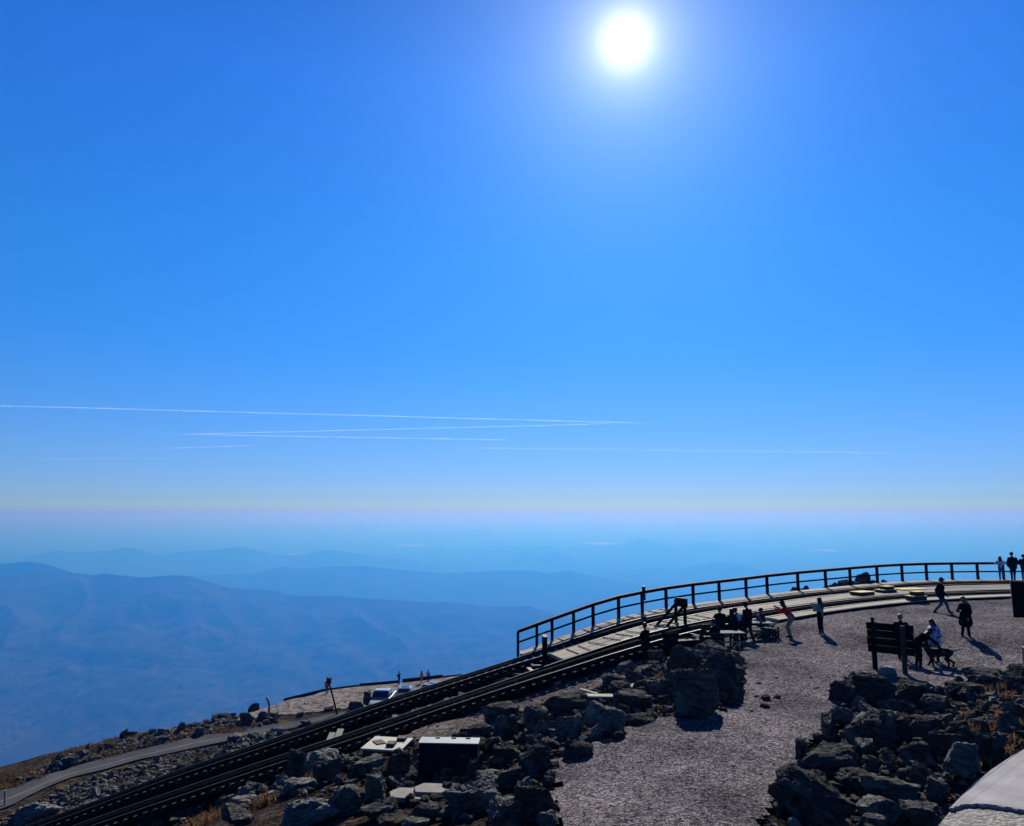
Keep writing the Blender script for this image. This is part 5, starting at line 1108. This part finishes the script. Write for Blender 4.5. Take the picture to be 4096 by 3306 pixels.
tag(MB().tube([a.lerp(b, t) - Vector((0, 0, .22*math.sin(math.pi*t))) for t in np.linspace(0, 1, 10)], .012, 6).build('leash', KHAKI), 'pale leash between the plaid jacket and the dog', 'leash')
# ------------------------------------------------------------------ the wooden sign, seen from behind
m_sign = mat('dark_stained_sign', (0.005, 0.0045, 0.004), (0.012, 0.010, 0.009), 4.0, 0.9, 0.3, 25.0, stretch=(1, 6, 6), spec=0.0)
gl, gr = G(3502, 2683), G(3622, 2704); dv = gr - gl; rz = math.atan2(dv.y, dv.x); L_ = math.hypot(dv.x, dv.y)
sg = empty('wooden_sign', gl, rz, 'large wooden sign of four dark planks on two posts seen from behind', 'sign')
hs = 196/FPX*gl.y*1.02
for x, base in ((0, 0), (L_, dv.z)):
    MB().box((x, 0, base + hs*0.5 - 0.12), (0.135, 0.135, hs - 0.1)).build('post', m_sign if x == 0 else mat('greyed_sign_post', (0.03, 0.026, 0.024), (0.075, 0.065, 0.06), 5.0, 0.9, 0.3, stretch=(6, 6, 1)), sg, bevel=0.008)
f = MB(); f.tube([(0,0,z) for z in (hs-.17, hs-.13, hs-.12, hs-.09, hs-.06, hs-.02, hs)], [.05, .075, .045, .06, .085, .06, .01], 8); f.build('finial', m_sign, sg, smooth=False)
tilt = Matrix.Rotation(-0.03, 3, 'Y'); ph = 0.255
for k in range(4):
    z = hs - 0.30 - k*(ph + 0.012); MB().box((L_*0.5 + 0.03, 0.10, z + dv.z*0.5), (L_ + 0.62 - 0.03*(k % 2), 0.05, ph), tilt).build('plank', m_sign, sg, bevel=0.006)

# ------------------------------------------------------------------ the dark info panel and the white post at the right edge
m_panel = mat('black_panel', (0.005, 0.005, 0.005), (0.010, 0.0095, 0.0095), 4.0, 0.85, spec=0.0); m_edge = mat('weathered_pale_edge', (0.22, 0.23, 0.21), (0.34, 0.34, 0.31), 12.0, 0.8)
q = P(4092, 2474, 28.0); pn = empty('display_panel', Vector((q.x, q.y, gz(q.x, q.y))), away(4092) + 0.05, 'dark tilted display panel with a pale rim at the right edge', 'panel')
zb = q.z - pn.location.z; lean = Matrix.Rotation(R(-14), 3, 'X'); W_, H_ = 0.75, 1.28; up = lean @ Vector((0, 0, 1)); cx = Vector((0.10, 0, zb + 0.02)) + up*H_/2
MB().box(cx, (W_, 0.09, H_), lean).build('board', m_panel, pn, bevel=0.01); MB().box(cx + up*(H_/2 + .014), (W_ + .03, 0.12, 0.03), lean).build('rim', m_edge, pn)
MB().box(cx - Vector((W_/2 + .012, 0, 0)), (0.02, 0.11, H_ + .02), lean).build('rim', m_edge, pn)
for s in (.12, .3): MB().box((.1 + s, .06, (zb + .2)/2), (.09, .09, zb + .25)).build('leg', m_panel, pn)
g = G(4100, 2672); wp = empty('white_post', g, 0, 'white painted post standing at the right edge of the yard', 'post')
MB().box((.03, 0, .33), (.12, .12, .7)).build('shaft', m_cream, wp, bevel=.01); MB().box((.03, 0, .70), (.15, .15, .04)).build('cap', m_cream, wp)

# ------------------------------------------------------------------ picnic tables and chairs
m_tab = mat('grey_green_plastic', (0.08, 0.105, 0.11), (0.12, 0.145, 0.15), 3.0, 0.6, spec=0.015); m_leg = mat('dark_plastic', (0.012, 0.012, 0.013), rough=0.5)
def picnic(x, y, rot, label):
    g = G(x, y); t = empty('picnic_table', g, away(x) + rot, label, 'picnic table', 'picnic tables beside the tracks')
    for k in range(5): MB().box((0, -.3 + .15*k, .735), (1.5, .142, .04)).build('top_board', m_tab, t, bevel=.006)
    for s in (-1, 1):
        for k in range(2): MB().box((0, s*(.62 + .13*k), .44), (1.5, .122, .038)).build('seat_board', m_tab, t, bevel=.006)
        fr = MB(); fr.bar((s*.52, -.30, .70), (s*.52, -.55, 0), .05, .09).bar((s*.52, .30, .70), (s*.52, .55, 0), .05, .09); fr.build('leg', m_leg, t)
        MB().bar((s*.52, -.76, .40), (s*.52, .76, .40), .05, .08).build('seat_support', m_leg, t); MB().bar((s*.52, -.36, .69), (s*.52, .36, .69), .05, .07).build('top_support', m_leg, t)
    return t
picnic(3022, 2556, .25, 'grey picnic table at the right of the seated group')
picnic(2905, 2600, .35, 'grey picnic table in the middle of the seated group')
def chair(x, y, rot, label):
    g = G(x, y); c = empty('slatted_chair', g, away(x) + rot, label, 'chair', 'slatted garden chairs')
    tl = Matrix.Rotation(R(-24), 3, 'X')
    for k in range(4): MB().box((-.2 + .133*k, -.30, .66), (.115, .025, .92), Matrix.Rotation(R(22), 3, 'X')).build('back_slat', m_leg, c)
    for k in range(4): MB().box((0, -.1 + .13*k, .36 - .0 + .03*k), (.54, .11, .025)).build('seat_slat', m_tab, c)
    for s in (-1, 1):
        MB().box((s*.31, .05, .56), (.13, .66, .025)).build('armrest', m_tab, c); MB().box((s*.30, .34, .28), (.04, .09, .55)).build('leg', m_leg, c); MB().bar((s*.28, .36, .34), (s*.28, -.5, .05), .03, .1).build('leg', m_leg, c)
chair(3078, 2560, -1.75, 'dark slatted chair with a reclined back right of the picnic group')
chair(3064, 2545, -1.7, 'dark slatted chair behind the reclined one')
chair(2806, 2588, .6, 'slatted chair with pale arms left of the picnic group')
g = G(2684, 2640); bn = empty('litter_bin', g, .2, 'black square litter bin among the rocks below the near track', 'litter bin')
MB().box((0, 0, .55), (.52, .52, 1.1)).build('body', m_panel, bn, bevel=.02); MB().box((0, 0, 1.13), (.58, .58, .07)).build('lid', m_panel, bn, bevel=.02); MB().box((0, -.27, .95), (.3, .02, .14)).build('flap', m_leg, bn)
g = G(2745, 2600); kb = empty('storage_bench', g, .35, 'dark low box bench left of the picnic tables', 'bench')
MB().box((0, 0, .22), (1.2, .5, .44)).build('body', m_panel, kb); MB().box((0, 0, .455), (1.26, .56, .03)).build('lid', m_deck3, kb)

# ------------------------------------------------------------------ equipment in the left bank
m_conc = mat('pale_concrete', (0.20, 0.19, 0.165), (0.32, 0.305, 0.275), 5.0, 0.9, 0.5, 40.0, bdist=.006); m_navy = mat('dark_navy_paint', (0.004, 0.0045, 0.016), (0.007, 0.008, 0.024), 3.0, 0.8, spec=.02); m_white = mat('white_lid', (0.20, 0.27, 0.275), (0.27, 0.34, 0.345), 4.0, .6)
g = G(1794, 3092); ch = empty('equipment_chest', g + Vector((0, .2, -.03)), -0.06, 'dark blue equipment chest with a white sloping lid among the rocks', 'chest')
MB().add([(x, y, z) for z, xx, yy in ((-.3, .82, .26), (0.78, .80, .23)) for x, y in ((-xx,-yy),(xx,-yy),(xx,yy),(-xx,yy))], [(3,2,1,0),(4,5,6,7),(0,1,5,4),(1,2,6,5),(2,3,7,6),(3,0,4,7)]).build('body', m_navy, ch, bevel=.01)
MB().box((0.0, 0.02, .80), (1.66, .52, .03), Matrix.Rotation(R(1), 3, 'X')).build('lid', m_white, ch, bevel=.008)
for x in (-.35, .1, .5): MB().box((x, .17, .826), (.13, .05, .02)).build('hinge', m_black_steel, ch)
MB().box((.45, -.25, .50), (.26, .012, .17)).build('label_plate', mat('dull_plate', (.03, .035, .05), rough=.5), ch); MB().box((.45, -.257, .57), (.22, .006, .05)).build('plate_slot', m_black_steel, ch)
MB().tube([(-.80, -.15, .25), (-.86, -.15, .25)], .05, 12).build('conduit', m_rail_head, ch)
g = G(1545, 3010); pd = empty('equipment_vault', g, -.18, 'concrete vault with a pale square cover and three hatches near the track', 'vault')
MB().box((0, .1, -.18), (1.20, 1.2, .75)).build('body', mat('dark_concrete', (.05,.048,.045),(.09,.085,.08),4.0,.9), pd); lid = MB().box((0, .1, .22), (1.3, 1.32, .06)).build('cover', m_cream, pd, bevel=.006)
for x, y, w_, l_, h_, rz_ in ((-.28, 0, .3, .42, .03, .7), (.20, -.22, .26, .34, .10, .1), (.34, .42, .28, .3, .09, .1)): MB().box((x, y + .1, .25 + h_/2), (w_, l_, h_), Matrix.Rotation(rz_, 3, 'Z')).build('hatch', mat('brown_hatch', (.05,.035,.028),(.09,.06,.05),4.0,.8), pd)
def slab(x, y, pts, h, label, tilt):
    g = G(x, y); n = len(pts); V = [(a, b, 0) for a, b in pts] + [(a*.97, b*.97, h) for a, b in pts]
    o = mesh_obj('concrete_slab', V, [tuple(range(n-1, -1, -1)), tuple(range(n, 2*n))] + [(i, (i+1) % n, n+(i+1) % n, n+i) for i in range(n)], m_conc); o.location = g + Vector((0, .2, .04)); o.rotation_euler = (tilt[0], tilt[1], .08)
    md = o.modifiers.new('bevel', 'BEVEL'); md.width = .02; md.segments = 2; return tag(o, label, 'slab', 'concrete slabs in front of the chest')
slab(1630, 3212, [(-.45,-.25),(.30,-.38),(.48,-.1),(.40,.30),(-.25,.38),(-.5,.1)], .12, 'pale polygonal concrete slab lying left of its twin', (.04, .03))
slab(1722, 3190, [(-.40,-.22),(.25,-.36),(.52,-.12),(.42,.22),(-.2,.36),(-.45,.12)], .12, 'pale polygonal concrete slab lying right of its twin', (.03, -.02))

# small litter and boards
g = G(2512, 2768); o = loose('plank', 'pale broken board lying in the rocks near the standing person', 0, 1700, 30, .9, .22, .05, 0, m=m_deck2); o.location = g + Vector((0,0,.12)); o.rotation_euler = (.1, -.2, .5)
g = G(2430, 2862); o = loose('plank', 'pale board lying on the wide black boulder', 0, 1700, 30, 1.25, .3, .05, 0, m=m_deck2); o.location = g + Vector((0,.3,.5)); o.rotation_euler = (0.05, .04, .1)
g = G(2358, 2855); o = loose('plank', 'short pale board beside the one on the black boulder', 0, 1700, 30, .6, .14, .05, 0, m=m_deck2); o.location = g + Vector((0,.25,.62)); o.rotation_euler = (0, .2, -.25)
g = G(1620, 2912); o = loose('plank', 'small white board just below the near track', 0, 1700, 30, .36, .12, .03, 0, m=m_cream); o.location = g + Vector((0,0,.05)); o.rotation_euler = (0, -.1, .35)
g = G(1905, 2845); o = loose('plank', 'pale flat board below the near track', 0, 1700, 30, 1.3, .3, .05, 0, m=m_deck2); o.location = g + Vector((0,0,.08)); o.rotation_euler = (0, -.1, .3)
g = G(2287, 2757); cn = empty('drinks_can', g + Vector((0,0,.05)), .4, 'crumpled light blue can lying below the timber beam', 'can'); cn.rotation_euler = (1.2, 0, .4); MB().tube([(0,0,-.08),(0,0,-.07),(0,0,.07),(0,0,.08)], [.04,.05,.05,.04], 12).build('body', mat('blue_can', (.25,.5,.75), rough=.4), cn, smooth=True); MB().tube([(0,0,.081),(0,0,.085)], .035, 10).build('lid', m_rail_head, cn)
g = G(2195, 2740); tag(MB().tube([g + Vector(p) for p in ((-.05,0,.3),(0,0,.12),(.2,-.1,.06),(.5,-.25,.05),(.75,-.45,.04))], .014, 6).build('cable', m_edge), 'bent pale cable on the gravel below the near track', 'cable')

# ------------------------------------------------------------------ parking lot: edge timbers, signal pole, bent pipe, vehicles
def lotp(x, y, lift=0.06): g = G(x, y, d0=60); return g + Vector((0, 0, lift))
def edgep(x, y): p = edge_pt(x, y); return Vector((p.x, p.y, gz(p.x, p.y) + 0.05))
for x0, y0, x1, y1, th, lab in ((1140,2806,1280,2771,.32,'pale-topped edge timber at the left end of the parking lot'),(1285,2771,1431,2750,.34,'black edge timber behind the signal pole'),(1439,2752,1592,2733,.42,'long black edge timber in the middle of the parking lot edge'),(1612,2736,1768,2715,.5,'thick black edge timber by the person in yellow'),(1772,2714,1850,2705,.3,'thin edge timber at the right end of the parking lot')):
    a, b = edgep(x0, y0), edgep(x1, y1); o = MB().bar(a + Vector((0,0,th/2)), b + Vector((0,0,th/2)), .4, th).build('edge_timber', m_dark_wood, bevel=.03); tag(o, lab, 'timber', 'edge timbers of the parking lot')
base = G(1352, 2862, d0=60); top = P(1316, 2732, base.y)
sp = empty('signal_pole', base, 0, 'leaning black signal pole with a lamp head beside the far track', 'signal pole'); dp = top - base
MB().tube([Vector((0,0,-.3)), dp*.5, dp], [.10, .09, .08], 8).build('pole', m_dark_wood, sp); hd = MB().box(dp + Vector((0,0,.22)), (.42, .36, .6)); hd.box(dp + Vector((-.28, -.05, .05)), (.26, .22, .08)); hd.build('lamp_head', m_black_steel, sp); MB().tube([dp + Vector((0,-.2,.4)), dp + Vector((0,-.3,.4))], .14, 10).build('lens', m_eye, sp)
g = lotp(1071, 2882); pts = [g + Vector(p) for p in ((.0,0,-.2),(.05,0,.6),(.10,0,1.3),(-.02,0,1.8),(-.22,.05,2.15))]
tag(MB().tube(catmull(pts, 6), .13, 8).build('bent_pipe', m_cream, smooth=True), 'bent white pipe standing in the rock pile left of the parking lot', 'pipe')
g = G(20, 3226, d0=50); tag(MB().tube([g, g + Vector((-.1,0,1.1))], .07, 8).build('marker_post', m_cream), 'short white marker post at the road edge on the far left', 'post')

m_paint_s = mat('silver_car_paint', (0.42, 0.46, 0.48), rough=0.28, metallic=0.6, spec=.5); m_paint_g = mat('grey_car_paint', (0.30, 0.35, 0.42), rough=0.25, metallic=0.6, spec=.5); m_paint_w = mat('pale_car_paint', (0.5, 0.52, 0.54), rough=0.25, spec=.5)
m_glass = mat('dark_car_glass', (0.008, 0.010, 0.014), rough=0.05, spec=.6); m_tyre = mat('tyre_rubber', (0.01, 0.01, 0.01), rough=.9); m_rim = mat('wheel_rim', (0.3, 0.3, 0.31), rough=.35, metallic=.9); m_lamp = mat('headlight_glass', (0.6, 0.62, 0.65), rough=.1, spec=.8); m_tail = mat('red_lamp', (0.3, 0.01, 0.01), rough=.2); m_trim = mat('black_trim', (0.012, 0.012, 0.012), rough=.5)
def hull(sections, m, name, parent, bevel=.05):
    """sections along y: (y, half width low, half width high, z low, z high)"""
    V = []; F = []
    for y, w0, w1, z0, z1 in sections: zm = z0 + (z1-z0)*.62; V += [(-w0*.94, y, z0), (-w0, y, z0 + .12), (-w0, y, zm), (-w1, y, z1), (w1, y, z1), (w0, y, zm), (w0, y, z0 + .12), (w0*.94, y, z0)]
    n = len(sections)
    for i in range(n-1):
        for k in range(8): F.append((i*8+k, i*8+(k+1) % 8, (i+1)*8+(k+1) % 8, (i+1)*8+k))
    F.append(tuple(range(7, -1, -1))); F.append(tuple((n-1)*8+k for k in range(8)))
    o = mesh_obj(name, V, [f[::-1] for f in F], m, parent); md = o.modifiers.new('bevel', 'BEVEL'); md.width = bevel; md.segments = 2; md.limit_method = 'ANGLE'; md.angle_limit = R(25); return o
def wheels(car, ys, w, r=.38):
    for y in ys:
        for s in (-1, 1):
            ty = MB().tube([(s*(w-.24), y, r), (s*(w-.22), y, r), (s*(w-.02), y, r), (s*w, y, r)], [r-.03, r, r, r-.03], 20).build('tyre', m_tyre, car); MB().tube([(s*(w-.05), y, r), (s*(w+.008), y, r)], [r*.62, r*.58], 14).build('rim', m_rim, ty)
def quad(name, m, parent, pts, th=.012):
    a, b, c_, d = (Vector(p) for p in pts); nrm = (b-a).cross(d-a).normalized()*th; return mesh_obj(name, [a, b, c_, d, a+nrm, b+nrm, c_+nrm, d+nrm], [(3,2,1,0),(4,5,6,7),(0,1,5,4),(1,2,6,5),(2,3,7,6),(3,0,4,7)], m, parent)
def vehicle(x, y, rot, label, kind, paint, door=False):
    car = empty('pickup_truck' if kind == 'pickup' else 'parked_car', lotp(x, y), away(x) + rot, label, 'pickup truck' if kind == 'pickup' else 'car', 'vehicles on the parking lot')
    # +y is the front
    if kind == 'pickup':
        hull([(-2.9,.9,.9,.5,1.12),(-2.8,.98,.95,.42,1.16),(-.75,1.0,.97,.4,1.18),(.9,1.0,.97,.4,1.2),(2.3,.98,.9,.42,1.14),(2.75,.93,.84,.45,1.02)], paint, 'body', car); MB().box((0,-1.8,1.12), (1.62,1.9,.13)).build('bed', m_trim, car)
        cab = hull([(-.85,.93,.78,1.1,1.5),(-.62,.93,.76,1.12,1.92),(.55,.93,.76,1.12,1.95),(1.35,.93,.80,1.1,1.22)], paint, 'cab', car, .06); wz = [(-.74,.58,1.29,1.86),(.62,.78,1.3,1.87)]
        quad('windscreen', m_glass, car, ((-.70,.70,1.84),(-.80,1.27,1.29),(.80,1.27,1.29),(.70,.70,1.84))); ws = .86; zt, zb_ = 1.84, 1.36; yl = ((-.55,-.05),(.05,.85)); fr = 2.76; wl_ = (1.85,-1.85); hw = .98
    else:
        hull([(-2.25,.80,.76,.5,1.0),(-2.15,.9,.84,.38,1.08),(-.8,.93,.88,.35,1.02),(.9,.93,.88,.35,1.02),(1.9,.9,.8,.38,.92),(2.3,.82,.7,.42,.78)], paint, 'body', car); hull([(-2.05,.84,.70,.98,1.25),(-1.55,.86,.66,.98,1.62),(.15,.86,.66,.98,1.68),(1.3,.86,.74,.96,1.05)], paint, 'cab', car, .08)
        quad('windscreen', m_glass, car, ((-.62,.33,1.62),(-.74,1.2,1.08),(.74,1.2,1.08),(.62,.33,1.62))); MB().box((0,-.55,1.672), (.95,1.1,.02)).build('sunroof', m_glass, car); ws = .78; zt, zb_ = 1.55, 1.12; yl = ((-1.5,-.6),(-.5,.45)); fr = 2.3; wl_ = (1.4,-1.35); hw = .92
    for s in (-1, 1):
        for y0, y1 in yl: quad('side_window', m_glass, car, ((s*ws*.99,y0,zt),(s*(ws+.09),y0,zb_),(s*(ws+.09),y1+.18,zb_),(s*ws*.99,y1-.1,zt)) if s < 0 else ((s*ws*.99,y1-.1,zt),(s*(ws+.09),y1+.18,zb_),(s*(ws+.09),y0,zb_),(s*ws*.99,y0,zt)))
        MB().box((s*.68, fr - .04, .86 if kind == 'pickup' else .68), (.36,.1,.2 if kind == 'pickup' else .13)).build('headlight', m_lamp, car); MB().box((s*(hw+.12), .85, 1.22 if kind == 'pickup' else 1.08), (.2,.1,.17)).build('mirror', m_trim, car); MB().box((s*.8, -2.88 if kind == 'pickup' else -2.2, .9), (.14,.06,.3)).build('tail_lamp', m_tail, car)
    MB().box((0, fr - .01, .78 if kind == 'pickup' else .58), (.95,.07,.3 if kind == 'pickup' else .2)).build('grille', m_trim, car); MB().box((0, fr + .02, .48 if kind == 'pickup' else .42), (1.7,.16,.2)).build('bumper', m_rail_head if kind == 'pickup' else m_trim, car, bevel=.03)
    wheels(car, wl_, hw, .42 if kind == 'pickup' else .35)
    if door:
        d = empty('door', (.97, 1.05, 0), 0); d.parent = car; d.rotation_euler = (0, 0, R(62))
        MB().box((.0,-.58,.82), (.07,1.15,.78)).build('door_panel', m_trim, d, bevel=.02); MB().box((0,-.6,1.5), (.04,.95,.58)).build('door_window', m_glass, d)
    return car
vehicle(1529, 2834, math.pi - .22, 'silver pickup truck with its door open on the parking lot', 'pickup', m_paint_s, True)
vehicle(1618, 2814, math.pi - .12, 'grey car with a dark sunroof parked right of the pickup truck', 'car', m_paint_g)
vehicle(1716, 2797, math.pi - .6, 'pale car mostly hidden behind the far track', 'car', m_paint_w)

# ------------------------------------------------------------------ the parapet under the photographer
m_par = mat('smooth_pale_concrete', (0.28, 0.27, 0.275), (0.42, 0.405, 0.41), 6.0, 0.9, 0.35, 60.0, bdist=.004, detail=9); m_par2 = mat('coarse_aggregate_concrete', (0.20, 0.19, 0.175), (0.40, 0.375, 0.34), 45.0, 0.95, 0.9, 90.0, bdist=.006, lohi=(.35,.65), voro=[(70.0, .35)])
TOPZ = -1.08
def add_cracks(m, scale, width, dark):
    nt = m.node_tree; L = nt.links; b = nt.nodes['Principled BSDF']; src = b.inputs['Base Color'].links[0].from_socket; tc = nd(nt, 'ShaderNodeTexCoord')
    nz = nd(nt, 'ShaderNodeTexNoise'); nz.inputs['Scale'].default_value = 5; nz.inputs['Detail'].default_value = 5; L.new(tc.outputs['Object'], nz.inputs['Vector'])
    mv = nd(nt, 'ShaderNodeMix', data_type='VECTOR'); mv.inputs[0].default_value = 0.45; L.new(tc.outputs['Object'], mv.inputs[4]); L.new(nz.outputs['Color'], mv.inputs[5])
    vo = nd(nt, 'ShaderNodeTexVoronoi', feature='DISTANCE_TO_EDGE'); vo.inputs['Scale'].default_value = scale; L.new(mv.outputs[1], vo.inputs['Vector'])
    mr = nd(nt, 'ShaderNodeMapRange'); mr.inputs[1].default_value = 0; mr.inputs[2].default_value = width; mr.inputs[3].default_value = dark; mr.inputs[4].default_value = 1; L.new(vo.outputs['Distance'], mr.inputs[0])
    mx = nd(nt, 'ShaderNodeMix', data_type='RGBA', blend_type='MULTIPLY'); mx.inputs[0].default_value = 1; L.new(src, mx.inputs[6]); L.new(mr.outputs[0], mx.inputs[7]); L.new(mx.outputs[2], b.inputs['Base Color'])
add_cracks(m_par, 4.5, 0.01, 0.6)
edge_px = [(3600,3480),(3680,3376),(3738,3306),(3800,3232),(3850,3180),(3900,3131),(3960,3083),(4020,3042),(4096,2998),(4200,2945),(4400,2860)]
edge = catmull([zplane(x, y, TOPZ) for x, y in edge_px], 6)
par = empty('parapet', (edge[20].x + 1.0, edge[20].y - 1.0, -6.3), 0, 'curved pale concrete parapet in the bottom right corner', 'parapet')
def prism(outer, inner_off, z1, z0, name, m, wobble=0.0):
    V = []; n = len(outer)
    inn = [Vector((inner_off[0] + i*inner_off[2], inner_off[1], 0)) for i in range(n)]
    for z in (z1, z0):
        for i, p in enumerate(outer): w = wobble*mnoise.noise(Vector((i*.9, z, 2))); V.append((p.x + w, p.y + w*.6, z + (wobble*.25*mnoise.noise(Vector((i*.7, 5, 1))) if z == z1 else 0)))
        for p in inn[::-1]: V.append((p.x, p.y, z))
    k = 2*n; F = [tuple(range(k))[::-1], tuple(range(k, 2*k))] + [(i, (i+1) % k, k+(i+1) % k, k+i) for i in range(k)]
    F[0] = tuple(range(k)); F[1] = tuple(range(2*k-1, k-1, -1)); F[2:] = [f[::-1] for f in F[2:]]
    o = mesh_obj(name, V, F, m, par); o.matrix_parent_inverse = Matrix.Translation(-par.location); return o
lower = [p - Vector((.0, .0, 0)) for p in edge]
prism(lower, (edge[0].x + .25, .55, .06), TOPZ - .012, -6.6, 'wall', m_par2)
# smooth coping over the outer part; its ragged near edge throws the thin shadow across the top
near_px = [(3795,3236),(3830,3226),(3870,3216),(3940,3219),(4000,3226),(4060,3236),(4130,3250),(4250,3275),(4420,3310)]
near = catmull([zplane(x, y, TOPZ) for x, y in near_px], 4)
far = [p for p in edge if p.x >= near[0].x - .004 and p.y > near[0].y - .01] + []
cop = far + [Vector((p.x, p.y, 0)) for p in near[::-1]]; n = len(cop)
V = [(p.x + .012*mnoise.noise(Vector((i*1.3, 0, 0))) * (i >= len(far)), p.y + .018*mnoise.noise(Vector((i*1.1, 3, 0)))*(i >= len(far)), TOPZ + .004*mnoise.noise(Vector((i*.8, 7, 0)))) for i, p in enumerate(cop)]; V += [(x, y, TOPZ - .016) for x, y, z in V]
o = mesh_obj('coping', V, [tuple(range(n))[::-1], tuple(range(n, 2*n))] + [(i, (i+1) % n, n+(i+1) % n, n+i) for i in range(n)], m_par, par); o.matrix_parent_inverse = Matrix.Translation(-par.location)
bm = bmesh.new(); bm.from_mesh(o.data); bmesh.ops.triangulate(bm, faces=[f for f in bm.faces if len(f.verts) > 4]); bmesh.ops.recalc_face_normals(bm, faces=bm.faces); bm.to_mesh(o.data); bm.free()
